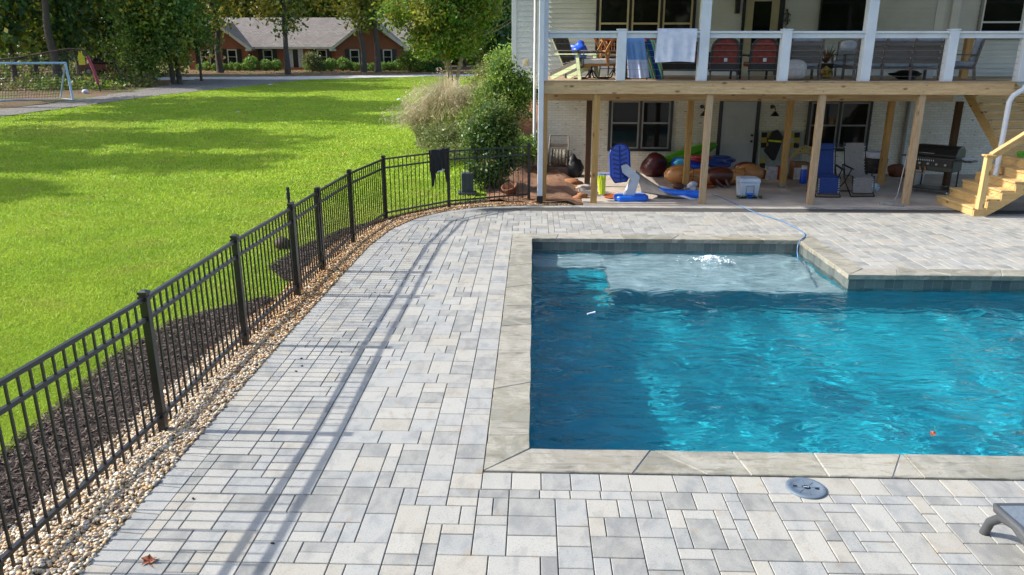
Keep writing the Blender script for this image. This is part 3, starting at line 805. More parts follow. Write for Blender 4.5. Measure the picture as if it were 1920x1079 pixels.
t.base(t.mix(n1.outputs[0], (.004, .005, .006), (.016, .018, .018))).p(Roughness=.04, Specular_IOR_Level=.22); nb = t.noise(t.coord(2.2), 1.0, 1); t.bump(nb.outputs[0], .06, .02); M_GLASS = t.m
M_DOOR = pm('door_paint', '#b9c0c4', '#aeb5ba', 2, .5)
M_WHITE = pm('white_vinyl', '#ccd2da', '#bfc6cf', 2.5, .4)
M_CONC = pm('concrete_slab', '#beb1a1', '#9c9288', 1.3, .85, bump=.25, bscale=60)

house = thing('siding_house', 'pale two storey house with lap siding above a painted brick basement behind the deck', 'house', (.35, YW, 0))
def siding(mb, x0, x1, y, z0, z1, lap=.115):
    z = z0
    while z < z1:
        zt = min(z + lap, z1)
        mb.add([(x0, y - .034, z), (x1, y - .034, z), (x1, y - .004, zt), (x0, y - .004, zt)], [(0, 1, 2, 3)])
        mb.add([(x0, y - .004, z), (x1, y - .004, z), (x1, y - .034, z), (x0, y - .034, z)], [(0, 1, 2, 3)]); z += lap
mb = MB(); mb.bx(.35, 17, YW, YW + .25, -.1, 2.46); mb.bx(.35, .6, YW + .25, 34, -.1, 2.23); mb.bx(.6, 17, 33.6, 34, -.1, 2.46)
wb(mb, 'basement_wall', M_PBRICK, house)
mb = MB(); siding(mb, .33, 10.98, YW, 2.77, 5.32, .127); siding(mb, 11.62, 17, YW, 2.46, 5.32, .127)
siding(mb, -.60, .6, 26.72, 2.24, 8, .165); siding(mb, -.6, .6, 34.2, 2.24, 8, .165)
mb.bx(.34, 17, YW + .002, 33.9, 2.47, 2.7); mb.bx(.34, 17, YW + .01, YW + .2, 2.7, 8)
mb.bx(-.74, .4, 26.75, 34.1, 2.24, 8); mb.bx(16.8, 17, YW, 34, 2.7, 8); mb.bx(.34, 17, 33.8, 34, 2.7, 8)
wb(mb, 'siding_wall', M_SIDING, house)
mb = MB(); mb.bx(-.76, -.60, 26.68, 26.8, 2.225, 8); mb.bx(-.60, .6, 26.70, 26.74, 2.20, 2.245)
wb(mb, 'corner_trim', M_SIDE_TRIM, house, .004); mb = MB(); mb.bx(10.98, 11.22, YW - .035, YW + .02, 2.77, 5.32); wb(mb, 'corner_trim', M_SIDE_TRIM, house, .004); mb = MB(); mb.bx(11.40, 11.62, YW - .05, YW + .02, 2.77, 5.32)
wb(mb, 'corner_trim', M_SIDE_TRIM, house, .004)
mb = MB(); mb.bx(.0, 17.2, 17.05, YW - .02, 5.33, 5.5); mb.bx(.0, 17.2, 17.0, 17.3, 5.0, 5.32)
wb(mb, 'porch_ceiling', M_SIDE_TRIM, house)
mb = MB(); mb.prism([(16.8, 5.45), (34.5, 8.0), (34.5, 8.25), (16.8, 5.7)], -.9, 17.4, 'x')
wb(mb, 'roof', pm('roof_shingle', '#55504b', '#3f3b38', 9, .9, bump=.4), house)

def window(x0, x1, z0, z1, y, cols, outer, sash, rail=.5, fw=.075, sw=.045, name='window', parent=None):
    mb = MB()
    mb.bx(x0, x1, y - .05, y + .01, z1 - fw, z1); mb.bx(x0, x1, y - .06, y + .01, z0, z0 + fw)
    mb.bx(x0, x0 + fw, y - .05, y + .01, z0 + fw, z1 - fw); mb.bx(x1 - fw, x1, y - .05, y + .01, z0 + fw, z1 - fw)
    wd = (x1 - x0 - 2 * fw) / cols
    for c in range(1, cols): xx = x0 + fw + c * wd; mb.bx(xx - fw * .45, xx + fw * .45, y - .048, y + .01, z0 + fw, z1 - fw)
    w_ = wb(mb, name, outer, parent or house, .003)
    for c in range(cols):
        a = x0 + fw + c * wd + (fw * .45 if c else 0); b = x0 + fw + (c + 1) * wd - (fw * .45 if c < cols - 1 else 0)
        zm = z0 + fw + (z1 - z0 - 2 * fw) * rail
        mb = MB()
        for zz in (z0 + fw, zm - sw / 2, z1 - fw - sw): mb.bx(a + sw, b - sw, y - .04, y - .004, zz, zz + sw)
        mb.bx(a, a + sw, y - .04, y - .004, z0 + fw, z1 - fw); mb.bx(b - sw, b, y - .04, y - .004, z0 + fw, z1 - fw)
        mb.build('sash', sash, w_)
    mb = MB(); mb.bx(x0 + fw * .9, x1 - fw * .9, y - .02, y - .012, z0 + fw * .9, z1 - fw * .9); mb.build('pane', M_GLASS, w_)
    return w_
window(2.15, 3.99, .63, 2.13, YW, 2, M_BLACK, M_GREYSASH, .54)
window(7.82, 9.62, .66, 2.11, YW, 2, M_BLACK, M_GREYSASH, .50)
window(1.70, 4.44, 3.20, 5.12, YW - .02, 3, M_BLACK, M_CREAM, .49, .085, .05)
window(12.15, 14.6, 3.72, 5.15, YW - .02, 2, M_GREYSASH, M_SIDE_TRIM, .30)
# basement door
mb = MB(); mb.bx(5.30, 5.40, YW - .05, YW + .01, 0, 2.13); mb.bx(6.36, 6.46, YW - .05, YW + .01, 0, 2.13); mb.bx(5.40, 6.36, YW - .05, YW + .01, 2.05, 2.13)
d_ = wb(mb, 'door_frame', M_BLACK, house, .003)
mb = MB(); mb.bx(5.402, 6.358, YW - .03, YW + .0, .02, 2.048)
for cx_ in (5.66, 6.10):
    for z0_, z1_ in ((.22, .85), (1.02, 1.62), (1.75, 1.95)):
        mb.bx(cx_ - .15, cx_ + .15, YW - .037, YW - .029, z0_, z1_); mb.bx(cx_ - .115, cx_ + .115, YW - .043, YW - .036, z0_ + .035, z1_ - .035)
mb.build('door', M_DOOR, d_, .004)
mb = MB()
for zz in (.93, 1.10): mb.ell((6.28, YW - .075, zz), (.034, .034, .034)); mb.tube([(6.28, YW - .03, zz), (6.28, YW - .07, zz)], .014); mb.tube([(6.28, YW - .028, zz), (6.28, YW - .042, zz)], .034, 12)
mb.build('door_knob', M_BLACK, d_)
# upper door with tall glass
mb = MB(); mb.bx(5.72, 5.80, YW - .06, YW, 2.77, 4.98); mb.bx(6.72, 6.86, YW - .06, YW, 2.77, 4.98); mb.bx(5.80, 6.72, YW - .06, YW, 4.90, 4.98)
d_ = wb(mb, 'door_frame', M_BLACK, house, .003)
mb = MB(); mb.bx(5.80, 6.72, YW - .045, YW - .022, 2.78, 4.9); mb.build('door', M_CREAM, d_, .004)
mb = MB(); mb.bx(6.02, 6.50, YW - .05, YW - .044, 3.1, 4.72); mb.build('pane', M_GLASS, d_)
# gooseneck lamps, wall lantern, pipe, vent, gutters
for lx in (4.80, 6.79):
    mb = MB(); mb.tube([(lx, YW - .005, 1.90), (lx, YW - .03, 1.90)], .055, 12); mb.tube([(lx, YW - .03, 1.90), (lx, YW - .10, 1.95), (lx + .02, YW - .18, 1.92), (lx + .04, YW - .22, 1.82)], .014)
    l_ = wb(mb, 'barn_lamp', M_BLACK, house)
    mb = MB(); mb.lathe([(.125, 0), (.115, .02), (.05, .09), (.03, .13), (0, .135)], (lx + .04, YW - .22, 1.66), 18); mb.build('lamp_shade', M_BLACK, l_)
mb = MB(); mb.bx(5.50, 5.62, YW - .16, YW - .03, 4.40, 4.72); mb.lathe([(.09, 0), (.05, .08), (0, .1)], (5.56, YW - .10, 4.72), 8); wb(mb, 'wall_lantern', M_BLACK, house, .006)
mb = MB(); mb.tube([(10.62, YW - .045, 0), (10.62, YW - .045, 2.44)], .05, 12); wb(mb, 'pipe', M_GREYSASH, house)
mb = MB(); mb.bx(-.38, -.21, 26.66, 26.72, 2.97, 3.18); mb.tube([(-.295, 26.67, 3.075), (-.295, 26.63, 3.075)], .05, 12); wb(mb, 'outlet_box', pm('cream_plastic', '#d8cfae', '#cabf9c'), house, .006)
mb = MB(); mb.tube([(.02, 22.25, 5.3), (.02, 22.25, .34)], .045, 10); mb.tube([(.02, 22.25, .12), (.02, 22.2, .3), (.02, 22.25, .46)], .055, 10)
wb(mb, 'downspout', M_SIDE_TRIM, house)
slab = MB(); slab.bx(1.17, 17, 17.24, YW + .1, -.06, .008); struct(slab.build('concrete_slab', M_CONC))

# ================================================================ the deck
t_y = wood('deck_pine', '#ccb188', '#b09068', axis='x')
M_PINE_X = t_y
M_PINE = wood('post_pine', '#b8935c', '#9b7846', axis='z')
M_WEATHER = wood('post_weathered', '#b59d7e', '#967f63', '#5a4a38', axis='z', streak=1.3)
M_DARKPINE = wood('post_dark', '#5d452d', '#4a3622', axis='z')
M_BOARD = wood('deck_board', '#b09a80', '#968069', axis='x')
M_GALV = pm('galvanised_steel', '#9a9da0', '#7d8083', 12, .4, .6)
DZ = 2.757
deck = thing('wooden_deck', 'raised pine deck on wooden posts with a white cable railing', 'deck', (1.405, 17.5, 0))
mb = MB(); mb.bx(.16, 10.46, 17.40, 17.44, 2.475, 2.735); mb.bx(.16, .20, 17.44, 22.40, 2.475, 2.735); mb.bx(.2, 10.46, 19.8, 19.9, 2.2, 2.475); wb(mb, 'rim_beam', M_PINE_X, deck, .004)
mb = MB()
yy = 17.375
while yy < 22.3: mb.bx(.14, 10.5 if yy < 19.85 else 13.5, yy, yy + .137, 2.736, DZ); yy += .143
wb(mb, 'deck_floor', M_BOARD, deck)
for i, (px_, m_) in enumerate(((.235, M_PINE), (1.405, M_PINE), (3.907, M_WEATHER), (6.382, M_WEATHER), (8.553, M_WEATHER))):
    mb = MB(); mb.bx(px_ - .07, px_ + .07, 17.445, 17.585, 0 if i else .02, 2.475)
    o = wb(mb, 'support_post', m_, deck, .004)
    if i in (3, 4): o['label'] = 'weathered grey brown support post'
for px_, m_ in ((1.41, M_DARKPINE), (3.97, M_PINE), (6.47, M_PINE), (8.98, M_PINE), (10.66, M_DARKPINE)):
    mb = MB(); mb.bx(px_ - .07, px_ + .07, 19.78, 19.92, .09, 2.2); o = wb(mb, 'support_post', m_, deck, .004)
    mb = MB(); mb.bx(px_ - .085, px_ + .085, 19.77, 19.93, .0, .09); mb.build('post_base', M_GALV, o, .003)
for px_, top in ((.20, 5.0), (3.69, 5.0), (7.23, 5.0), (10.62, 5.0)):
    mb = MB(); mb.bx(px_ - .105, px_ + .105, 17.42, 17.63, DZ, top); wb(mb, 'roof_post', M_WHITE, deck, .006)
for px_ in (1.405, 3.907, 6.382, 8.553):
    for zb, xo in ((2.54, -.03), (2.67, .03)): mb = MB(); mb.tube([(px_ + xo, 17.41, zb), (px_ + xo, 17.392, zb)], .014, 8); wb(mb, 'bolt', M_GALV, deck)
RP = []
for px_ in (1.905, 5.46, 9.02):
    mb = MB(); mb.bx(px_ - .098, px_ + .098, 17.425, 17.62, DZ, 3.82); mb.bx(px_ - .112, px_ + .112, 17.41, 17.635, 3.82, 3.845); RP.append(wb(mb, 'rail_post', M_WHITE, deck, .005))
xsr = [.305, 1.905, 3.69, 5.46, 7.23, 9.02, 10.62]
for a, b in zip(xsr[:-1], xsr[1:]):
    a_ = a + (.0 if a == .305 else .1); b_ = b - .1
    mb = MB(); mb.bx(a_, b_, 17.44, 17.60, 3.755, 3.80); mb.bx(a_, b_, 17.49, 17.55, 3.655, 3.755); wb(mb, 'top_rail', M_WHITE, deck, .008)
    mb = MB()
    for k in range(6): mb.tube([(a_ - .01, 17.52, 2.86 + .135 * k), (b_ + .01, 17.52, 2.86 + .135 * k)], .0028, 5)
    wb(mb, 'cable_run', M_GALV, deck)
mb = MB(); mb.bx(9.78, 9.98, 20.0, 20.2, DZ, 3.78); wb(mb, 'rail_post', M_WHITE, deck, .005)
mb = MB(); mb.bx(10.62, 10.78, 19.9, 20.06, DZ, 3.75); wb(mb, 'stair_post', M_PINE, deck, .005)
# downspouts of the porch roof, strapped to the corner posts
ds = thing('downspout', 'white downspout running down the left corner post of the deck', 'downspout', (.155, 17.33, .05), group=None)
mb = MB(); mb.bx(.095, .215, 17.29, 17.375, .2, 5.0); wb(mb, 'pipe', M_WHITE, ds, .012)
mb = MB(); mb.bx(.085, .225, 17.275, 17.39, .045, .2); wb(mb, 'drain_boot', M_DARKPLASTIC, ds, .01)
ds2 = thing('downspout', 'white downspout with an offset elbow beside the stair at the right end of the deck', 'downspout', (10.40, 17.2, 0))
mb = MB(); mb.tube([(10.62, 17.22, 5.0), (10.62, 17.22, 2.74), (10.55, 17.22, 2.60), (10.36, 17.22, 2.47), (10.30, 17.22, 2.34), (10.30, 17.22, .25)], .055, 10); wb(mb, 'pipe', M_WHITE, ds2)

# stairs: lower flight rises to the right, upper flight comes down behind it
M_STEP = wood('stair_pine', '#d3b783', '#bd9a62', axis='y')
M_STEPX = wood('stair_pine_rail', '#d2b480', '#ba955c', axis='x')
stairs = thing('wooden_stairs', 'new yellow pine stairs with a square newel post at the right end of the deck', 'stairs', (9.5, 17, 0))
x0, ya, yb_ = 9.43, 16.33, 17.80
run_, rise = .262, .186
for k in range(5):
    xk = x0 + run_ * k; zk = rise * (k + 1)
    mb = MB(); mb.bx(xk - .025, xk + run_ + .02, ya - .03, yb_ + .03, zk - .038, zk); wb(mb, 'tread', M_STEP, stairs, .004)
    mb = MB(); mb.bx(xk, xk + .022, ya, yb_, zk - rise + .002, zk - .04); wb(mb, 'riser', M_STEP, stairs)
for y_ in (ya - .045, yb_ + .005):
    mb = MB()
    # saw-tooth stringer split into convex pieces
    for k in range(5):
        xa_, xb__ = x0 + run_ * k + .004, x0 + run_ * (k + 1) + .004
        lo = lambda x: max(0, (x - x0 - .30) * rise / run_)
        zt = rise * (k + 1) - .042
        mb.prism([(xa_, lo(xa_)), (xb__, lo(xb__)), (xb__, zt), (xa_, zt)], y_, y_ + .04, 'y')
    wb(mb, 'stringer', M_STEPX, stairs)
mb = MB(); mb.bx(x0 - .0, x0 + .125, ya - .175, ya - .05, .17, 1.29); o = wb(mb, 'newel_post', wood('newel_pine', '#d8bb84', '#c2a066', axis='z', streak=.6), stairs, .006)
mb = MB(); mb.box((x0 + .0625, ya - .1125, 1.305), (.20, .20, .034)); mb.build('post_cap', M_STEPX, o, .004)
mb = MB(); mb.bar((x0 + .10, ya - .11, 1.33), (x0 + 1.5, ya - .11, 1.33 + 1.4 * rise / run_), .14, .036, (0, 0, 1)); mb.bar((x0 + .12, ya - .11, 1.24), (x0 + 1.5, ya - .11, 1.24 + 1.38 * rise / run_), .038, .09, (0, 0, 1)); wb(mb, 'handrail', M_STEPX, stairs, .004)
for k in range(5):
    mb = MB(); zc = .30 + .17 * k; mb.tube([(x0 + .12, ya - .11, zc), (x0 + 1.45, ya - .11, zc + 1.33 * rise / run_)], .0028, 5); wb(mb, 'cable', M_GALV, stairs)
xl_, zl_ = x0 + run_ * 5, rise * 6
mb = MB(); yy = ya - .03
while yy < yb_ - .05: mb.bx(xl_ - .02, 12.0, yy, yy + .137, zl_ - .038, zl_); yy += .143
wb(mb, 'landing', M_STEPX, stairs)
mb = MB(); mb.bx(xl_ + .004, xl_ + .026, ya, yb_, zl_ - rise + .002, zl_ - .04); wb(mb, 'riser', M_STEP, stairs)
mb = MB(); mb.bx(xl_ + .03, 12.0, ya - .04, ya, zl_ - .235, zl_ - .04); wb(mb, 'landing_beam', M_STEPX, stairs)
for x_, y_ in ((10.95, 16.42), (11.9, 16.42), (11.9, 17.7)):
    mb = MB(); mb.bx(x_ - .07, x_ + .07, y_ - .07, y_ + .07, 0, zl_ - .24); wb(mb, 'landing_post', M_PINE, stairs)
ux0, ux1, uy, ur, uz = 10.80, 11.95, yb_ + .03, .255, (DZ - zl_) / 9
for k in range(9):
    yk = uy + ur * k; zk = zl_ + uz * (k + 1)
    if k < 8: mb = MB(); mb.bx(ux0, ux1, yk - .02, yk + ur + .01, zk - .036, zk); wb(mb, 'tread', M_STEPX, stairs, .004)
    mb = MB(); mb.bx(ux0, ux1, yk + .002, yk + .022, zk - uz + .012, zk - .046); wb(mb, 'riser', M_STEPX, stairs)
for x_ in (ux0 - .045, ux1 + .005):
    mb = MB(); mb.prism([(uy, zl_ - .20), (uy, zl_ + .08), (uy + ur * 8.1, zl_ + uz * 8.5), (uy + ur * 8.1, zl_ + uz * 6.7)], x_, x_ + .04, 'x'); wb(mb, 'stringer', M_STEP, stairs)
# ================================================================ things under the deck
def place(px, py, z=0.0): return atz(px, py, z)
def ring(c, r, n=24, axis='z'):
    o = []
    for k in range(n):
        t_ = 2 * math.pi * k / n; a, b = r * math.cos(t_), r * math.sin(t_)
        o.append({'z': (c[0] + a, c[1] + b, c[2]), 'x': (c[0], c[1] + a, c[2] + b), 'y': (c[0] + a, c[1], c[2] + b)}[axis])
    return o
M_BLUE = pm('blue_plastic', '#1650c8', '#1245b0', 5, .35)
M_BLUE2 = pm('bright_blue_plastic', '#1c6fe0', '#1760cc', 5, .35)
M_GREYPL = pm('pale_grey_plastic', '#bfc4cd', '#aeb4be', 4, .45)
M_COOLER = pm('cooler_plastic', '#b7c4d2', '#a5b3c2', 4, .45)
M_GREYMAT = pm('grey_foam', '#7c7874', '#6c6864', 5, .8, bump=.2)
M_ORANGE = pm('rust_plastic', '#b4602c', '#9c4e20', 5, .5)
M_TAN = pm('tan_vinyl', '#b98350', '#a87343', 4, .35)
M_BROWNV = pm('brown_vinyl', '#55291d', '#482117', 4, .35)
M_GREEN = pm('lime_plastic', '#4f9a1c', '#468a18', 4, .4)
M_CARD = pm('cardboard', '#8f6a47', '#7c5b3c', 5, .85, bump=.1)
M_WHITECLOTH = pm('white_towel', '#ced3e2', '#bcc2d4', 7, .9, bump=.35, bscale=120)
M_NEON = pm('neon_net', '#d6e23e', '#c7d62f', 6, .6)
M_BRASS = pm('dull_metal', '#8b8378', '#6f685f', 14, .45, .5)
M_HOSE = pm('hose_rubber', '#8c8676', '#6d685c', 9, .6)
M_ROCK = pm('red_rock', '#a5714c', '#7f5334', 3, .9, bump=.6, bscale=12)

c = place(1048, 332); T_ = thing('hose_reel_cart', 'metal hose reel cart with a coiled grey hose against the painted brick', 'hose reel', (c[0], 21.75, 0), -.12)
for s in (-.30, .26):
    mb = MB(); mb.tube([(s, -.05, .1), (s, -.02, .5), (s * .97, .12, .88), (s * .92, .2, 1.12)], .022, 8); mb.build('side_frame', M_BRASS, T_)
mb = MB(); mb.tube([(-.28, .2, 1.12), (.24, .2, 1.12)], .022, 8); mb.bx(-.27, .23, .10, .16, .80, .90); mb.build('handle', M_BRASS, T_)
mb = MB(); mb.bx(-.30, .30, -.16, .14, .05, .28); mb.build('tray', pm('reel_tray', '#82685a', '#6d5548', 6, .7), T_, .02)
for s in (-.2, .18):
    mb = MB(); mb.lathe([(0, -.01), (.25, -.01), (.26, 0), (.25, .012), (0, .012)], (s, 0, .52), 20, rot=(0, R(90), 0)); mb.build('reel_disc', M_BRASS, T_)
mb = MB()
for k in range(8): mb.tube(ring((-.17 + .045 * k, 0, .52), .20 + .018 * (k % 2), 20, 'x'), .022, 7, closed=True)
mb.tube([(-.2, -.2, .4), (-.36, -.24, .3), (-.48, -.2, .12), (-.42, -.1, .03), (-.36, -.28, .03), (-.5, -.3, .22), (-.55, -.2, .42), (-.44, -.1, .5)], .02, 7)
mb.build('hose', M_HOSE, T_)
mb = MB(); mb.tube([(.18, 0, .52), (.34, 0, .55), (.34, -.02, .75), (.44, -.02, .75)], .014, 6); mb.build('crank', M_DARKPLASTIC, T_)

def lump(name, mat, label, cat, loc, radii, seed=0, amp=.18, rz=0, sub=3, group=None, flat=None):
    V, F_ = ico(sub); rg = np.random.default_rng(seed)
    d = np.zeros(len(V))
    for k in range(9):
        w_ = rg.normal(0, 1, 3) * (1.5 + 3 * rg.random()); d += np.sin(V @ w_ + rg.random() * 6) * amp / 3
    V = V * (1 + d)[:, None] * np.array(radii)
    if flat is not None: V[:, 2] = np.maximum(V[:, 2], flat)
    o = mesh_np(name, V, F_, mat, smooth=True, loc=loc); o.rotation_euler = (0, 0, rz)
    return tag(o, label, cat, group)
lump('trash_bag', M_DARKPLASTIC, 'crumpled black bag by the dark brown post under the deck', 'bag', (1.18, 21.6, .26), (.22, .2, .32), 3, .3)
for k, (px, py, s) in enumerate(((1070, 345, .34), (1095, 356, .18), (1032, 338, .16), (1088, 372, .16))):
    c = place(px, py)
    lump('rock', [M_ROCK, M_CONC, M_ROCK, M_ROCK][k], ['large flat tan rock on the clay behind the corner post', 'grey broken paving stone on the clay beside the slab', 'reddish rock under the hose reel cart', 'small tan rock at the patio edge by the pine post'][k], 'rock', (c[0], c[1], .04), (s, s * .7, .07 + .1 * s), k + 5, .25)
# pool basketball hoop
T_ = thing('pool_basketball_hoop', 'blue and grey plastic pool basketball hoop with a neon net on the slab edge', 'basketball hoop', (2.33, 17.92, .01), R(8))
mb = MB(); mb.prism([(-.42, -.12), (-.34, -.22), (.30, -.24), (.38, -.12), (.38, .14), (.28, .24), (-.30, .22), (-.42, .10)], 0, .13); mb.build('base', M_BLUE2, T_, .035)
mb = MB(); mb.prism([(-.20, .11), (.06, .11), (.16, .52), (.16, .58), (-.16, .86), (-.30, .82), (-.26, .66), (-.04, .5)], -.07, .07, 'y'); mb.build('mast', M_GREYPL, T_, .012)
bb = []
for k in range(25):
    a = math.pi * (k / 24); bb.append((.30 * math.cos(a), .30 + .24 * math.sin(a)))
bb += [(-.30, -.18), (-.18, -.34), (.18, -.34), (.30, -.18)]
mb = MB()
mb.prism(bb, 0, .045, 'x')
o = mb.build('backboard', M_BLUE, T_, .012); o.location = (-.33, .0, .78); o.rotation_euler = (0, R(-6), R(-62))
mb = MB()
for s in (-1, 1):
    for k in range(7): mb.box((.049, s * .125, -.24 + .105 * k), (.016, .17, .045), rot=(s * .25, 0, 0))
mb.tube([(.05, y_, z_) for y_, z_ in bb], .017, 6, closed=True); mb.bx(.045, .062, -.015, .015, -.3, .5)
mb.build('ribs', pm('rib_blue', '#0a2c7c', '#08256c', 5, .4), o)
mb = MB(); mb.tube([(x_, y_, z_) for x_, y_, z_ in ring((-.22, -.36, -.14), .10, 18)], .014, 6, closed=True); mb.tube([(0, -.24, -.14), (-.13, -.31, -.14)], .016, 6); rim = mb.build('rim', M_BLUE2, o)
mb = MB()
for k in range(14):
    a = 6.283 * k / 14; mb.tube([(-.22 + .10 * math.cos(a), -.36 + .10 * math.sin(a), -.14), (-.22 + .075 * math.cos(a + .3), -.36 + .075 * math.sin(a + .3), -.38), (-.22 + .065 * math.cos(a), -.36 + .065 * math.sin(a), -.60)], .016, 5)
mb.build('net', M_NEON, o)
def disc(name, label, px, py, r):
    c = place(px, py); mb = MB(); mb.lathe([(0, .012), (r * .8, .014), (r, .03), (r, .045), (r * .97, .03), (r * .8, .022), (0, .02)], (0, 0, 0), 28)
    tag(mb.build(name, M_ORANGE, loc=(c[0], c[1], .006)), label, 'disc')
disc('sled_disc', 'round rust orange plastic disc on the sunny slab under the neon net', 1152, 371, .27)
disc('sled_disc', 'round rust orange plastic disc lying behind the weathered post and the blue float', 1322, 352, .25)
# grey foam mat, slumped
def matfn(u, v): return (-.15 + .95 * u + .1 * v, .45 - .62 * v + .05 * u, .02 + .56 * (1 - u) ** 1.3 * (1 - .75 * v ** 2) * (1 - .3 * abs(math.sin(3 * v))))
mb = MB(); mb.sheet(matfn, 18, 14, .03); tag(mb.build('foam_mat', M_GREYMAT, loc=(2.62, 18.2, .02), smooth=True), 'slumped grey foam pool mat beside the basketball hoop', 'pool mat')
mb = MB(); mb.sheet(lambda u, v: (1.05 * u, -.5 * v - .12 * u + .12 * math.sin(7 * u), .03 + .16 * (1 - u) * (1 - v) + .03 * math.sin(9 * u + 4 * v)), 24, 12, .008)
tag(mb.build('towel', M_WHITECLOTH, loc=(3.0, 18.75, .005), smooth=True), 'crumpled white towel on the slab beside the blue float', 'towel')
mb = MB(); pts = [(0, .55, .16), (.12, .42, .13), (.3, .25, .11), (.55, .12, .10), (.85, .05, .10), (1.12, .02, .10)]
mb.tube(pts, [.05, .075, .095, .10, .10, .10], 14)
for k in range(7): mb.tube(ring((.80 + .05 * k, .045 - .003 * k, .10), .101, 16, 'x'), .006, 5, closed=True)
tag(mb.build('pool_float', M_BLUE2, loc=(2.86, 18.2, 0)), 'long ribbed bright blue pool float lying on the slab', 'pool float')
c = place(1272, 356); mb = MB(); mb.ell((0, 0, 0), (.15, .09, .09), 14, 9); tag(mb.build('football', pm('leather', '#5a3424', '#4c2a1c', 20, .6, bump=.2), loc=(c[0], c[1], .09)), 'brown football behind the blue pool float', 'ball')
c = place(1296, 356); lump('cloth_bundle', M_WHITECLOTH, 'small white and black cloth bundle at the foot of the inner pine post', 'cloth', (c[0], c[1], .09), (.13, .11, .1), 11, .35)
lump('bean_bag', pm('maroon_vinyl', '#4a1519', '#3a0f13', 6, .35), 'dark maroon bean bag against the brick under the window', 'bean bag', (3.42, 21.7, .33), (.36, .32, .34), 8, .12)
mb = MB(); mb.ell((0, 0, 0), (1.05, .16, .22), 22, 10, rot=(R(12), R(-21), 0)); mb.ell((0, -.10, .04), (.7, .10, .1), 16, 8, rot=(R(12), R(-21), 0))
tag(mb.build('kayak', M_GREEN, loc=(4.28, 22.12, .50)), 'lime green kayak leaning on the brick behind the pool inflatables', 'kayak')
T_ = thing('inflatable_raft', 'heap of half deflated blue and red pool raft behind the brown inflatable', 'pool raft', (4.45, 21.2, .02))
o = lump('tube', M_BLUE, '', '', (-.2, 0, .42), (.52, .3, .19), 4, .2); o.parent = T_
o2 = lump('tube', pm('deep_blue_vinyl', '#123c8c', '#0d2f74', 3, .3), '', '', (.62, .1, .46), (.50, .26, .17), 6, .22, rz=.2); o2.parent = T_
o3 = lump('panel', pm('red_vinyl', '#9b1f2a', '#7c141f', 3, .3), '', '', (.16, .0, .56), (.3, .2, .1), 9, .3); o3.parent = T_
o4 = lump('panel', pm('cyan_vinyl', '#4fb4d8', '#3aa0c6', 3, .3), '', '', (-.42, -.22, .47), (.2, .12, .1), 10, .2); o4.parent = T_
for q_ in (o, o2, o3, o4):
    for k_ in ('label', 'category'): del q_[k_]
T_ = thing('inflatable_animal', 'big tan and brown inflatable pool animal lying on the slab in front of the door', 'inflatable', (4.72, 20.2, 0))
mb = MB(); mb.ell((-.82, .15, .26), (.42, .30, .26)); mb.ell((-.25, -.02, .23), (.55, .27, .22)); mb.ell((.5, .0, .24), (.52, .26, .22)); mb.ell((1.02, .25, .28), (.42, .28, .27)); mb.ell((.1, -.05, .2), (.9, .22, .18)); mb.build('body', M_TAN, T_)
mb = MB()
for x_, r_ in ((-.55, .29), (-.05, .25), (.55, .255), (.8, .24)): mb.tube([(x_ + .02 * math.sin(t_), r_ * 1.04 * math.cos(t_) + .02, .235 + r_ * .93 * math.sin(t_)) for t_ in np.linspace(0, 6.283, 22)], .007, 5)
mb.tube([(-.9, -.14, .3), (-.5, -.27, .27), (0, -.24, .24), (.5, -.265, .26)], .006, 5); mb.build('seam', M_BROWNV, T_)
mb = MB(); mb.ell((.16, -.1, .27), (.42, .26, .245)); mb.ell((.98, .38, .40), (.34, .2, .18)); mb.tube([(.05, -.33, .2), (.12, -.4, .1), (.22, -.42, .03)], .05, 8); mb.tube([(.3, -.33, .2), (.34, -.4, .1), (.36, -.42, .03)], .05, 8); mb.build('saddle', M_BROWNV, T_)
# cooler
c = place(1404, 373); T_ = thing('cooler', 'pale blue grey wheeled cooler with a handle standing on the slab', 'cooler', (c[0], c[1] + .2, .01), 0)
mb = MB(); mb.box((0, 0, .19), (.42, .40, .36), taper=1.12); mb.build('body', M_COOLER, T_, .02)
mb = MB(); mb.box((0, 0, .425), (.50, .47, .10), taper=.94); mb.build('lid', M_COOLER, T_, .02)
mb = MB(); mb.tube([(-.09, -.235, .06), (-.09, -.25, .3), (.09, -.25, .3), (.09, -.235, .06)], .013, 7); mb.build('pull_handle', M_GREYSASH, T_)
mb = MB(); mb.bx(-.085, .085, -.27, -.22, .09, .13); mb.bx(-.06, .06, -.265, -.21, .0, .06); mb.build('latch', M_BLUE2, T_, .006)
P_ = np.c_[c[0] + (RNG.random(160) - .5) * .62, c[1] - .04 + (RNG.random(160) - .5) * .1, .02 + RNG.random(160) * .07]
o = chips('weed_tuft', P_, np.full(160, .04), np.full(160, .012), leafmat('weed', .2), np.array([.03, .09, .01]) * (.5 + RNG.random((160, 1))), None, None, 1.2)
del o['kind']; tag(o, 'low green weeds growing in front of the cooler', 'weeds')
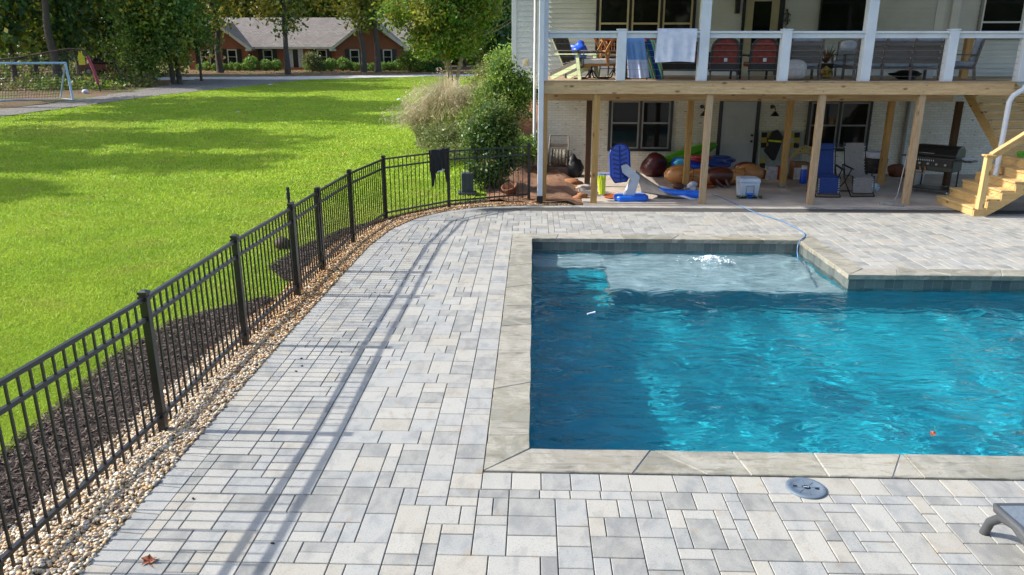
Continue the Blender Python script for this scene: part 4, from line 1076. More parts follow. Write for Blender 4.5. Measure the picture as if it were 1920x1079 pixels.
# checkered board, black jacket, boogie board, pole
T_ = thing('game_board', 'large framed yellow black and white checkered board leaning on the brick', 'board', (7.1, 22.2, .01), 0, rot=(R(-6), 0, 0))
mb = MB(); mb.bx(-.60, .60, -.01, .015, 0, 1.22); mb.build('panel', pm('board_panel', '#9aa39c', '#8b948d', 5, .6), T_)
cols = [lin('#c7ad3c'), lin('#12161c'), lin('#b9bdb8')]; M_CHECK = pm('check_paint', '#ffffff', attr=True, rough=.6)
for cells in ([(i, j) for i in (0, 1) for j in (5, 6, 7)], [(i, j) for i in (4, 5, 6) for j in (5, 6, 7)], [(0, 0), (0, 1), (0, 2), (1, 0)]):
    mb = MB()
    for i, j in cells:
            mb.bx(-.56 + .155 * i, -.56 + .155 * i + .15, -.016, -.009, .03 + .145 * j, .03 + .145 * j + .14, col=cols[(i + j) % 2 if (i, j) != (5, 6) else 2])
    mb.build('checks', M_CHECK, T_)
mb = MB()
for a in ((-.62, -.58, 0, 1.24), (.58, .62, 0, 1.24)): mb.bx(a[0], a[1], -.02, .02, a[2], a[3])
mb.bx(-.58, .58, -.02, .02, 1.2, 1.24); mb.build('frame', pm('mint_frame', '#a9b5ae', '#99a59e', 4, .5), T_)
T_ = thing('life_jacket', 'black life jacket with a neon band hanging on the checkered board', 'life jacket', (6.84, 22.0, 0))
mb = MB(); mb.prism([(-.22, 1.0), (-.10, 1.25), (.05, 1.30), (.22, 1.1), (.18, .9), (.06, .45), (-.02, .42), (-.30, .72), (-.16, .86)], -.05, .06, 'y'); mb.build('vest', M_DARKPLASTIC, T_, .03)
mb = MB(); mb.bar((-.2, -.06, 1.0), (.16, -.06, .97), .02, .045); mb.build('band', M_NEON, T_)
mb = MB(); mb.prism([(0, 0), (.12, .28), (.38, .40), (.62, .33), (.70, .14), (.60, .06), (.45, .16), (.22, .16), (.08, .05)], -.03, .03, 'y')
for (a, b) in ((.3, .3), (.52, .24), (.6, .16), (.25, .22), (.42, .33)): mb.tube([(a, -.032, b), (a, -.028, b)], .018, 8, col=lin('#2a2620'))
for k in range(len(mb.c)): mb.c[k] = mb.c[k] if mb.c[k] != (1, 1, 1) else lin('#c0a968')
mb.hasc = True
tag(mb.build('boogie_board', pm('board_foam', '#ffffff', attr=True, rough=.6), loc=(7.18, 21.6, .52), bevel=.01), 'yellow spotted boogie board propped over the cardboard boxes', 'boogie board')
mb = MB(); mb.tube([(7.2, 21.2, 1.02), (8.1, 20.9, .52), (8.6, 20.7, .25)], .014, 8); tag(mb.build('pole', M_GALV), 'thin white metal pole slanting across the checkered board', 'pole')
M_BOXW = pm('printed_box', '#c9ccd2', '#b4a9a4', 9, .6)
T_ = thing('cardboard_box', 'tall open cardboard box with white printed front under the boogie board', 'box', (7.36, 21.3, .01), .1)
mb = MB(); mb.bx(-.22, .22, -.16, .16, 0, .48); mb.build('carton', M_CARD, T_, .004)
mb = MB(); mb.bx(-.21, .06, -.166, -.158, .02, .34); mb.build('printed_panel', M_BOXW, T_); mb = MB(); mb.bx(.07, .21, -.166, -.158, .02, .24); mb.build('printed_panel', M_ORANGE, T_)
T_ = thing('cardboard_box', 'low white and red printed box half hidden by the inner pine post', 'box', (6.62, 21.25, .01), .05)
mb = MB(); mb.bx(-.17, .2, -.12, .12, 0, .36); mb.build('carton', M_BOXW, T_, .004); mb = MB(); mb.bx(.10, .21, -.126, .126, .0, .362); mb.build('printed_panel', pm('red_print', '#9c3a26', '#8a2f1e', 5, .6), T_)
T_ = thing('cardboard_box', 'collapsed brown cardboard box tilted against the checkered board beside the door', 'box', (6.38, 21.3, .12), 0, rot=(R(25), R(18), .2))
mb = MB(); mb.bx(-.26, .26, -.02, .02, -.14, .16); mb.bx(-.24, .24, .02, .3, -.14, -.12); mb.build('carton', M_CARD, T_, .003)
c = place(1505, 345); T_ = thing('bottle', 'blue bottle with a white cap standing in front of the boxes', 'bottle', (c[0], c[1], .008))
mb = MB(); mb.lathe([(0, 0), (.085, 0), (.09, .02), (.09, .34), (.07, .39)], n=14); mb.build('body', M_BLUE, T_); mb = MB(); mb.lathe([(.072, .38), (.072, .47), (.06, .485), (0, .485)], n=14); mb.build('cap', M_WHITE, T_)

# folding zero gravity recliners, facing the pool
def recliner(name, label, loc, rz, fabric, pillow):
    T_ = thing(name, label, 'folding chair', loc, rz)
    def side(pts, nm, r=.014): mb = MB(); mb.tube(pts, r, 7); return mb.build(nm, M_BLACK, T_)
    mb = MB(); wd = .23
    prof = [(.42, 1.22), (.36, .95), (.28, .70), (.18, .47)]
    mb.sheet(lambda u, v: (-wd + 2 * wd * u, *[np.interp(v * 3, [0, 1, 2, 3], [p[k] for p in prof]) + (.012 * math.sin(math.pi * u) if k == 0 else 0) for k in (0, 1)]), 6, 12, .008); mb.build('backrest', fabric, T_)
    prof2 = [(.18, .47), (-.10, .50), (-.24, .46)]
    mb = MB(); mb.sheet(lambda u, v: (-wd + 2 * wd * u, *[np.interp(v * 2, [0, 1, 2], [p[k] for p in prof2]) for k in (0, 1)]), 4, 6, .008); mb.build('seat', fabric, T_)
    mb = MB(); mb.sheet(lambda u, v: (-wd * .95 + 1.9 * wd * u, -.26 - .05 * v, .46 - .36 * v), 4, 4, .008); mb.build('footrest', fabric, T_)
    if pillow: mb = MB(); mb.box((0, .36, 1.14), (.44, .09, .15), rot=(R(-12), 0, 0)); mb.build('pillow', fabric, T_, .035)
    for s in (-1, 1):
        x_ = s * .262
        side([(x_, .44, 1.24), (x_, .18, .46), (x_, -.25, .49), (x_, -.33, .09)], 'frame')
        side([(x_ * 1.1, .46, .02), (x_ * 1.1, .10, .30), (x_ * 1.1, -.2, .66)], 'leg'); side([(x_ * 1.1, -.34, .02), (x_ * 1.1, .05, .30), (x_ * 1.1, .32, .70)], 'leg')
        mb = MB(); mb.bar((x_ * 1.12, -.28, .67), (x_ * 1.12, .28, .71), .05, .03); mb.build('armrest', M_DARKPLASTIC, T_, .008)
        mb = MB()
        for k in range(9): z_ = .56 + .07 * k; yv = np.interp(z_, [.47, .7, .95, 1.22], [.18, .28, .36, .42]); mb.bar((s * .225, yv - .006, z_), (s * .262, yv - .006, z_ + .012), .006, .012)
        for k in range(6): z_ = .14 + .055 * k; mb.bar((s * .215, -.318 + .04 * (z_ - .1) / .36, z_), (s * .255, -.322 + .04 * (z_ - .1) / .36, z_ + .01), .006, .012)
        mb.build('lacing', M_WHITE, T_)
    side([(-.29, -.34, .016), (.29, -.34, .016)], 'foot_bar'); side([(-.29, .46, .016), (.29, .46, .016)], 'foot_bar')
    side([(-.25, -.335, .085), (.25, -.335, .085)], 'foot_bar', .012)
    return T_
recliner('folding_recliner', 'navy blue folding recliner with a head pillow beside the weathered post', (7.15, 18.75, .008), R(-4), pm('navy_mesh', '#1d3a7a', '#18316a', 30, .8, bump=.2), True)
recliner('folding_recliner', 'speckled grey folding recliner in front of the dark basement window', (7.98, 18.85, .008), R(3), pm('grey_mesh', '#8d8a86', '#6b6965', 60, .85, bump=.2), False)
c = aty(1608, 270, 22.3); lump('paper_bag', M_WHITECLOTH, 'crumpled white paper on the sill of the right basement window', 'paper', (c[0], c[1] + .02, .74), (.08, .05, .09), 14, .3)
T_ = thing('trash_can', 'grey trash can lined with a black and white bag behind the grey recliner', 'trash can', (9.12, 20.6, .008))
mb = MB(); mb.lathe([(0, 0), (.22, 0), (.27, .60), (.28, .62)], n=20); mb.build('can', M_GREYPL, T_)
mb = MB(); mb.lathe([(.262, .30), (.285, .45), (.30, .66), (.285, .70), (.26, .66), (.24, .4), (0, .38)], n=20); mb.build('liner', M_DARKPLASTIC, T_)
mb = MB(); mb.lathe([(.25, .66), (.27, .74), (.29, .83), (.27, .85), (.22, .78), (.16, .70)], n=14); mb.build('bag', M_WHITECLOTH, T_)
c = place(1643, 362); mb = MB(); mb.ell((0, 0, 0), (.115, .115, .115), 16, 10)
tag(mb.build('ball', pm('ball_panels', '#c9d4dc', '#4a88a8', 9, .5), loc=(c[0], c[1] + .12, .12)), 'blue and white ball between the grey recliner and the trash can', 'ball')
c = place(1674, 330); lump('flower_pot', pm('terracotta', '#7b4a34', '#68402e', 5, .8), 'brown clay lump of pots and stones against the brick right of the trash can', 'pot', (c[0], 21.9, .16), (.22, .18, .18), 21, .3)
# grill
T_ = thing('gas_grill', 'black gas grill with its lid closed beside the wooden stairs', 'grill', (10.05, 19.25, .008), R(-48))
for x_ in (-.42, .42):
    for y_ in (-.24, .24):
        mb = MB(); mb.tube([(x_, y_, .09), (x_, y_, .60)], .02, 8); mb.build('leg', M_BLACK, T_)
for x_ in (-.42, .42):
    mb = MB(); mb.tube([(x_ - .015, -.24, .055), (x_ + .015, -.24, .055)], .05, 12); mb.build('wheel', M_GALV, T_)
mb = MB(); mb.bx(-.46, .46, -.28, .28, .10, .13); mb.build('lower_shelf', M_BLACK, T_, .005)
mb = MB(); mb.bx(-.46, .46, -.28, .28, .56, .90); mb.build('firebox', M_BLACK, T_, .015)
mb = MB(); mb.prism([(-.29, .90), (-.31, .97), (-.22, 1.10), (-.05, 1.17), (.16, 1.17), (.28, 1.08), (.30, .90)], -.50, .50, 'x'); mb.build('lid', pm('grill_lid', '#222225', '#18181a', 5, .38), T_, .02)
mb = MB(); mb.bx(-.80, -.48, -.22, .22, .86, .89); mb.build('side_shelf', M_BLACK, T_, .006)
mb = MB(); mb.bx(.48, .82, -.22, .22, .83, .86); mb.build('side_shelf', M_BLACK, T_, .006)
mb = MB(); mb.bx(-.44, .44, -.31, -.28, .68, .86); p_ = mb.build('control_panel', M_DARKPLASTIC, T_, .006)
for k in range(4): mb = MB(); mb.tube([(-.30 + .2 * k, -.31, .74), (-.30 + .2 * k, -.345, .74)], .028, 12); mb.build('knob', M_GALV, p_)
mb = MB()
for k in range(9): mb.bar((-.40 + .05 * k, -.315, .84), (-.385 + .05 * k, -.315, .805), .012, .012)
mb.build('vent_slots', M_WHITE, p_)
mb = MB(); mb.tube([(-.34, -.33, 1.0), (-.34, -.36, 1.0), (.0, -.36, 1.0), (.0, -.33, 1.0)], .012, 7); mb.build('lid_handle', M_GALV, T_)
mb = MB()
for k in range(3): mb.tube([(-.42 + .12 * k, -.30, .66), (-.38 + .12 * k, -.34, .60), (-.42 + .12 * k, -.36, .48)], .013, 6)
mb.build('tool', M_TAN, T_)
lump('foil', M_WHITECLOTH, 'pale cloth lying on the right side shelf of the grill', 'cloth', (10.49, 18.78, .90), (.14, .1, .035), 4, .3)
T_ = thing('bucket', 'white plastic bucket behind the grill legs', 'bucket', (10.12, 20.3, .008)); mb = MB(); mb.lathe([(0, 0), (.14, 0), (.17, .34), (.175, .36), (.15, .33), (0, .33)], n=18); mb.build('pail', M_WHITE, T_)
# squeegee
T_ = thing('floor_squeegee', 'metal floor squeegee leaning at the foot of the fourth post', 'squeegee', (8.20, 17.42, .012))
mb = MB(); mb.bar((-.22, .14, .03), (.22, -.16, .03), .035, .06); mb.build('blade', M_GALV, T_, .005); mb = MB(); mb.tube([(0, 0, .05), (.16, .12, .2), (.30, .2, 1.3)], .012, 8); mb.build('handle', M_GALV, T_)
lump('watering_can', M_GREEN, 'small green toy on the stair landing', 'toy', (10.98, 17.45, 1.185), (.12, .08, .07), 7, .3)
# blue hose from the slab into the pool
hp = [atz(1335, 366), atz(1352, 372), atz(1370, 380), atz(1395, 391), atz(1420, 402), atz(1447, 410), atz(1470, 418), atz(1490, 428), atz(1505, 437), atz(1509, 445)]
hp = [np.array([p[0], p[1], .018]) for p in hp] + [np.array([4.97, 13.86, .03]), np.array([4.88, 13.74, -.06]), np.array([4.86, 13.6, -.25]), np.array([4.8, 13.0, -.42]), np.array([4.6, 12.0, -.43]), np.array([4.4, 11.4, -.7]), np.array([3.9, 11.0, -1.2])]
def smoothp(P, n):
    P = np.array(P); t_ = np.linspace(0, len(P) - 1, n); out = []
    for tt in t_:
        i = int(min(tt, len(P) - 2)); f = tt - i
        p0, p1, p2, p3 = P[max(i - 1, 0)], P[i], P[i + 1], P[min(i + 2, len(P) - 1)]
        out.append(.5 * ((2 * p1) + (-p0 + p2) * f + (2 * p0 - 5 * p1 + 4 * p2 - p3) * f * f + (-p0 + 3 * p1 - 3 * p2 + p3) * f ** 3))
    return np.array(out)
mb = MB(); mb.tube(smoothp(hp, 90), .010, 8); tag(mb.build('garden_hose', pm('blue_hose', '#5f86b4', '#52779f', 8, .45)), 'light blue hose running over the pavers into the pool', 'hose')
mb = MB(); mb.tube(smoothp([(3.9, 10.2, -1.33), (3.2, 9.9, -1.34), (2.9, 9.2, -1.34), (3.5, 8.7, -1.34), (3.9, 8.2, -1.34), (4.0, 7.7, -1.34), (3.6, 7.5, -1.34)], 50), .007, 6)
tag(mb.build('cleaner_hose', pm('pale_hose', '#9fc4d0', '#8fb4c0', 6, .5)), 'white cleaner hose looping over the pool floor', 'hose')
# skimmer lid
c = atz(1511, 917); T_ = thing('skimmer_lid', 'round grey skimmer lid set in the pavers in front of the pool', 'skimmer lid', (c[0], c[1], .0), R(-12))
M_LID = pm('lid_grey', '#62707e', '#586571', 6, .5)
mb = MB(); mb.lathe([(.152, -.01), (.155, .012), (.145, .017), (.118, .017), (.112, .012), (.06, .013), (.0, .013)], n=40); mb.build('lid', M_LID, T_)
mb = MB()
for k in range(8): a = k * math.pi / 4 + .2; mb.bar((.045 * math.cos(a), .045 * math.sin(a), .014), (.108 * math.cos(a), .108 * math.sin(a), .014), .004, .004)
for s in (-1, 1): mb.box((s * .135, 0, .018), (.012, .012, .004))
mb.build('ribs', M_LID, T_)
mb = MB(); mb.lathe([(.0, .0145), (.033, .0145), (.033, .017), (0, .0175)], n=24); o = mb.build('emblem', pm('lid_dark', '#1b2330', '#141b26', 6, .5), T_); o.scale = (1.0, .8, 1)
mb = MB()
for k in range(4): mb.box((-.016 + .0105 * k, .003, .0185), (.0065, .011, .002))
mb.build('emblem_lettering', M_WHITE, o)
for s in (-1, 1): mb = MB(); mb.box((s * .082, 0, .0135), (.030, .024, .004)); mb.build('finger_slot', M_DARKPLASTIC, T_)
# floating thermometer, leaves
T_ = thing('pool_thermometer', 'small white floating thermometer near the left end of the pool', 'thermometer', (.85, 10.19, WL + .01), R(20), rot=(0, 0, R(20)))
mb = MB(); mb.tube([(-.10, 0, 0), (.03, 0, .012), (.06, 0, .015)], [.016, .02, .028], 10); mb.build('float_tube', M_WHITE, T_); T_.scale = (.75,) * 3
def leaf3(name, label, loc, s, rz, colr, mat=None):
    mb = MB(); P = []
    for k in range(15):
        a = -2.6 + 5.2 * k / 14; r_ = s * (1 if k % 3 == 0 else (.55 if k % 3 == 1 else .62)); P.append((r_ * math.cos(a), r_ * math.sin(a), .012 + s * .35 * (math.sin(a * 2 + 1) * .5 + .3)))
    P.append((-s * .5, 0, .006)); V = [(0, 0, .008)] + P
    mb.add(V, [(0, i, i % len(P) + 1) for i in range(1, len(P) + 1)]); mb.tube([(-s * .2, 0, .008), (-s * .9, .02, .02), (-s * 1.5, .0, .01)], .0025, 4)
    o = mb.build(name, mat or pm('dry_leaf', colr, '#5f2f18', 30, .7), loc=loc); o.rotation_euler = (0, 0, rz); return tag(o, label, 'leaf')
leaf3('maple_leaf', 'curled orange brown leaf on the pavers near the pebble bed', (atz(280, 1054)[0], atz(280, 1054)[1], .002), .06, 2.3, '#a55a33')
leaf3('leaf', 'small orange leaf floating in the pool near the front coping', (3.87, 6.69, WL + .005), .045, 1, '#b2522a')
for k, (px, py) in enumerate(((555, 697), (566, 687), (362, 936), (511, 1020), (485, 633), (640, 661), (703, 549), (565, 673))):
    p = atz(px, py); mb = MB(); mb.ell((0, 0, .006), (.018, .009, .006), 6, 4, rot=(0, 0, k)); tag(mb.build('leaf_scrap', M_CHIP if k < 0 else pm('scrap_dark', '#2a2622', '#1c1916', 9, .8) if k == 0 else bpy.data.materials['scrap_dark'], loc=(p[0], p[1], 0)), 'tiny dark dried leaf scrap lying on the left strip of pavers', 'leaf', 'leaf scraps on the pavers')
# sun lounger that reaches in from the right
T_ = thing('sun_lounger', 'grey plastic sun lounger reaching in at the right front of the patio', 'sun lounger', (3.575, 4.37, 0), R(-88))
M_LOUNGE = pm('lounger_grey', '#4b4e51', '#424548', 5, .45); M_SLING = pm('lounger_sling', '#6d7781', '#5f6973', 60, .7, bump=.15)
for y_ in (-.30, .30):
    mb = MB(); mb.tube([(-.44, y_, .0), (-.40, y_, .12), (-.30, y_, .22), (-.16, y_, .25), (.0, y_, .21), (.22, y_, .10), (.34, y_, .03)], .032, 10); mb.tube([(-.36, y_, .25), (-.1, y_, .255), (.12, y_, .20), (.4, y_, .22), (1.5, y_, .3)], .03, 10); mb.build('side_rail', M_LOUNGE, T_)
mb = MB(); mb.sheet(lambda u, v: (-.36 + 1.8 * v, -.29 + .58 * u, .27 - .05 * math.exp(-((v - .3) / .15) ** 2)), 6, 16, .012); mb.build('sling', M_SLING, T_)
mb = MB(); mb.tube([(-.37, -.31, .26), (-.37, .31, .26)], .028, 10); mb.build('end_bar', M_LOUNGE, T_)
for y_ in (-.3, .3): mb = MB(); mb.tube([(1.2, y_, .28), (1.3, y_, 0)], .03, 8); mb.build('leg', M_LOUNGE, T_)

# ================================================================ things on the deck
def dx(px, y, py=110): return aty(px, py, y)[0]
M_CUSH = pm('white_cushion', '#d9d4cd', '#c7c1ba', 5, .85, bump=.1)
M_WICKER = pm('dark_wicker', '#3f3a38', '#2e2a29', 40, .7, bump=.5, bscale=90)
M_RED = pm('brick_red_cloth', '#8f4238', '#7d372e', 12, .9, bump=.2)
M_TEAK = wood('teak', '#b07a45', '#96622f', axis='z')
M_SLAT = wood('slat_brown', '#6f6460', '#5f5552', axis='x', streak=.4)
M_GREYC = pm('grey_cushion', '#8f98a5', '#808996', 9, .9, bump=.2)
def adirondack(label, mat, loc, rz):
    T_ = thing('adirondack_chair', label, 'adirondack chair', loc, rz)
    for k in range(5):
        x_ = -.22 + .11 * k; hgt = .80 + .12 * (1 - abs(k - 2) / 2.0 * .9)
        mb = MB(); mb.bar((x_ * .8, .18, .26), (x_ * 1.05, .18 + .42 * hgt, .26 + hgt * .78), .10, .02, (0, -1, .4)); mb.build('back_slat', mat, T_, .004)
    for k in range(5): mb = MB(); mb.bar((-.27, -.36 + .125 * k, .385 - .03 * k), (.27, -.36 + .125 * k, .385 - .03 * k), .115, .02); mb.build('seat_slat', mat, T_, .004)
    for s in (-1, 1):
        mb = MB(); mb.box((s * .33, -.02, .56), (.12, .72, .025)); mb.build('arm', mat, T_, .008)
        mb = MB(); mb.bar((s * .31, -.40, 0), (s * .31, -.30, .55), .03, .10, (0, 1, 0)); mb.build('leg', mat, T_, .004)
        mb = MB(); mb.bar((s * .29, -.40, .36), (s * .29, .52, .02), .03, .10); mb.build('leg', mat, T_, .004)
    return T_
adirondack('sage green adirondack chair at the bottom of the stack by the deck corner', pm('sage_plastic', '#a9b48c', '#98a37c', 4, .55), (.98, 18.6, DZ), R(46))
adirondack('dark brown adirondack chair stacked on the green one by the deck corner', pm('brown_plastic', '#4f4840', '#423c35', 4, .55), (.965, 18.615, DZ + .08), R(46))
lump('beach_bag', M_BLUE, 'bright blue beach bag behind the wooden armed patio chair', 'bag', (dx(1084, 19.6), 19.6, DZ + .62), (.27, .2, .22), 5, .42)
mb = MB(); mb.bx(-.35, .35, -.3, .3, .26, .30)
o_ = thing('side_table', 'low dark side table carrying the blue beach bag', 'table', (dx(1084, 19.6), 19.6, DZ)); mb.build('top', M_WICKER, o_, .01)
for s in (-1, 1):
    for q_ in (-1, 1): mb = MB(); mb.tube([(s * .3, q_ * .25, 0), (s * .28, q_ * .24, .27)], .018, 6); mb.build('leg', M_BLACK, o_)
def patio_chair(label, loc, rz):
    T_ = thing('patio_chair', label, 'patio chair', loc, rz)
    mb = MB(); mb.bx(-.33, .33, -.32, .32, .34, .46); mb.build('cushion', M_CUSH, T_, .03)
    mb = MB(); mb.bx(-.34, .34, -.33, .33, .30, .34); mb.build('seat_frame', M_TEAK, T_, .006)
    for s in (-1, 1):
        mb = MB(); mb.bar((s * .34, .30, .30), (s * .34, .22, .62), .04, .06, (0, 1, 0)); mb.bar((s * .34, .22, .60), (s * .34, .46, 1.02), .04, .06, (0, 1, 0)); mb.build('back_post', M_TEAK, T_, .008)
        mb = MB(); mb.tube([(s * .34, -.30, .30), (s * .34, -.30, .60), (s * .34, .24, .60)], .018, 6); mb.build('arm', M_BLACK, T_)
        mb = MB(); mb.tube([(s * .30, -.34, .01), (s * .16, -.1, .04), (s * .03, 0, .22), (s * .0, 0, .3)], .016, 6); mb.tube([(s * .30, .34, .01), (s * .16, .1, .04), (s * .03, 0, .22)], .016, 6); mb.build('spring_leg', M_BLACK, T_)
    return T_
patio_chair('teak backed patio chair with a white cushion beside the adirondack stack', (dx(1110, 18.5), 18.5, DZ), R(-78))
patio_chair('second white cushioned patio chair left of the short white rail post', (dx(1152, 19.2), 19.2, DZ), R(100))
def wicker_chair(label, loc, rz):
    T_ = thing('bar_chair', label, 'wicker chair', loc, rz)
    M_ = bpy.data.materials.get('honey_wicker') or pm('honey_wicker', '#a9683c', '#8f5630', 30, .6, bump=.4)
    mb = MB(); mb.bx(-.26, .26, -.26, .26, .60, .66); mb.build('seat', M_, T_, .015)
    mb = MB(); mb.tube([(-.27, -.22, .66), (-.28, -.18, .84), (-.27, .2, .90), (-.2, .27, .92), (.2, .27, .92), (.27, .2, .90), (.28, -.18, .84), (.27, -.22, .66)], .025, 7)
    for k in range(7): x_ = -.21 + .07 * k; mb.tube([(x_, .25, .64), (x_, .27, .91)], .01, 5)
    mb.tube([(-.25, .26, .78), (.25, .26, .78)], .012, 5); mb.build('back', M_, T_)
    for s in (-1, 1):
        for q_ in (-1, 1): mb = MB(); mb.tube([(s * .22, q_ * .22, .6), (s * .26, q_ * .27, 0)], .018, 6); mb.build('leg', M_BLACK, T_)
    mb = MB(); mb.tube([(-.24, -.25, .22), (.24, -.25, .22), (.24, .25, .22), (-.24, .25, .22)], .012, 6, closed=True); mb.build('foot_ring', M_BLACK, T_)
    return T_
wicker_chair('honey wicker bar chair behind the short white rail post', (dx(1150, 20.1), 20.1, DZ), R(20))
wicker_chair('honey wicker bar chair with the blue towel over it', (dx(1188, 18.5), 18.55, DZ), R(10))
wicker_chair('honey wicker bar chair with the striped towel over its side', (dx(1222, 18.7), 18.75, DZ), R(-15))
def drape(name, label, mat, x, y, w_, ztop, zf, zb, sp=.06, wav=.02, lean=0.0, nu=22, th=.008, seed=0, flare=0.0):
    """cloth hung over a bar along x: front fall zf, back fall zb below ztop"""
    rg = np.random.default_rng(seed); ph = rg.random(4) * 6
    def fn(u, v):
        s = v * (zf + zb + sp * 1.5)
        if s < zb: yy, zz, f = y + sp, ztop - (zb - s), 1 - s / zb
        elif s < zb + sp * 1.5: a = (s - zb) / (sp * 1.5) * math.pi; yy, zz, f = y + sp * math.cos(a), ztop + sp * .45 * math.sin(a), 0
        else: d = s - zb - sp * 1.5; yy, zz, f = y - sp, ztop - d, d / zf
        xx = x + (u - .5) * w_ * (1 + flare * f) + lean * f
        yy += wav * f * (math.sin(9 * u + ph[0]) + .7 * math.sin(19 * u + ph[1] + 2 * f) + .4 * math.sin(31 * u + ph[3] - 3 * f)) * (1 if s > zb else -1) - .03 * f
        return (xx, yy, zz + .012 * f * math.sin(5 * u + ph[2]))
    mb = MB(); mb.sheet(fn, nu, 26, th)
    return tag(mb.build(name, mat, smooth=True), label, 'towel')
drape('towel', 'white towel hanging over the deck rail left of the tall post', M_WHITECLOTH, dx(1268, 17.52, 80), 17.52, .845, 3.815, .66, .60, .085, .028, -.03, nu=44, seed=2)
t = NT('blue_towel'); v = t.coord(1); n1 = t.noise(t.coord((5, 5, 2)), 1.0, 3); sp_ = t.n('SeparateXYZ'); t.t.links.new(v, sp_.inputs[0])
band = t.ramp(sp_.outputs[2], [(.0, 1.0), (1.0, 1.0)])
zz_ = t.math('GREATER_THAN', sp_.outputs[2], 3.20)
t.base(t.mix(zz_, t.mix(n1.outputs[0], lin('#9fb6e4'), lin('#c4cfe6')), t.mix(n1.outputs[0], lin('#3f78c8'), lin('#86aee2')))).p(Roughness=.9)
drape('towel', 'light blue beach towel draped over a wicker chair right of the short rail post', t.m, dx(1188, 18.25), 18.25, .42, 3.62,   .82, .4, .12, .045, .12, seed=5, flare=.15)
t = NT('striped_towel'); v = t.coord(1); sp_ = t.n('SeparateXYZ'); t.t.links.new(v, sp_.inputs[0])
sx_ = t.math('FRACT', t.math('MULTIPLY', t.math('ADD', sp_.outputs[0], t.math('MULTIPLY', sp_.outputs[2], .35)), 4.2))
t.base(t.ramp(sx_, [(0, '#153a7c'), (.42, '#153a7c'), (.46, '#6fb68f'), (.62, '#4c9a72'), (.70, '#b4684e'), (.76, '#d6c9a4'), (.82, '#2f7d5c'), (1, '#173f80')], 'CONSTANT')).p(Roughness=.9)
drape('towel', 'navy and green striped towel hanging from a wicker chair beside the white towel', t.m, dx(1224, 18.4), 18.45, .34, 3.58, .80, .3, .12, .03, .06, seed=8)
T_ = thing('loveseat', 'dark wicker loveseat with a red cushion below the white rail towel', 'loveseat', (dx(1272, 19.6), 19.7, DZ), 0)
mb = MB(); mb.bx(-.62, .62, -.36, .36, .18, .38); mb.build('base', M_WICKER, T_, .03)
mb = MB(); mb.bx(-.56, .56, -.36, .30, .38, .52); mb.build('cushion', M_RED, T_, .04)
mb = MB(); mb.box((0, .36, .62), (1.24, .12, .5), rot=(R(-10), 0, 0)); mb.build('backrest', M_WICKER, T_, .04)
for s in (-1, 1): mb = MB(); mb.bx(s * .66 - .07, s * .66 + .07, -.38, .38, .2, .62); mb.build('arm', M_WICKER, T_, .03)
for s in (-1, 1):
    for q_ in (-1, 1): mb = MB(); mb.tube([(s * .58, q_ * .3, 0), (s * .58, q_ * .3, .2)], .025, 6); mb.build('leg', M_BLACK, T_)
def red_chair(label, loc, rz):
    T_ = thing('patio_armchair', label, 'patio chair', loc, rz)       # seen from behind: its back faces -y
    arch = [(-.33 * math.cos(math.pi * k / 16), .72 + .36 * math.sin(math.pi * k / 16) ** .8) for k in range(17)]
    arch = [(-.33, .20)] + arch + [(.33, .20)]
    mb = MB(); mb.tube([(x_, -.30 - .08 * (z_ - .2) + 0, z_) for x_, z_ in arch], .035, 8); mb.build('back_frame', M_WICKER, T_)
    mb = MB(); mb.sheet(lambda u, v: ((-.31 + .62 * u) * (1 if v < .7 else math.sqrt(max(.02, 1 - ((v - .7) / .3) ** 2 * .75))), -.31 - .06 * v + .03 * math.sin(math.pi * u), .42 + .62 * v), 10, 14, .05); bk = mb.build('back_cushion', M_RED, T_)
    mb = MB()
    for z_ in (.58, .73, .88): mb.tube([(-.29, -.345 - .02 * (z_ - .4), z_), (0, -.335, z_ + .005), (.29, -.345 - .02 * (z_ - .4), z_)], .006, 5)
    mb.build('strap', M_WICKER, bk)
    mb = MB(); mb.bx(-.31, .31, -.325, -.29, .22, .43); mb.build('back_panel', M_WICKER, T_, .01)
    mb = MB(); mb.bx(-.30, .30, -.29, .34, .34, .46); mb.build('seat_cushion', M_RED, T_, .04)
    for s in (-1, 1):
        mb = MB(); mb.tube([(s * .36, -.30, .62), (s * .37, .1, .64), (s * .36, .34, .58), (s * .34, .36, 0)], .03, 7); mb.build('arm', M_WICKER, T_)
        mb = MB(); mb.tube([(s * .33, -.31, .24), (s * .33, -.34, 0)], .022, 6); mb.build('leg', M_BLACK, T_)
    mb = MB(); mb.bx(-.03, .05, -.392, -.382, .47, .56); mb.build('tag', M_WHITE, T_)
    T_.scale = (.92, .92, .86)
    return T_
red_chair('red padded patio armchair with a white tag just right of the tall white post', (dx(1356, 18.3), 18.45, DZ), R(0))
red_chair('red padded patio armchair nearer the short white rail post', (dx(1427, 18.4), 18.55, DZ), R(3))
mb = MB(); mb.ell((0, 0, .22), (.30, .28, .235), 20, 12, pw=.7); tag(mb.build('pouf', pm('pouf_knit', '#b9b2ae', '#a8a19d', 14, .9, bump=.3), loc=(dx(1489, 18.1), 18.15, DZ)), 'round pale pouf beside the short white rail post', 'pouf')
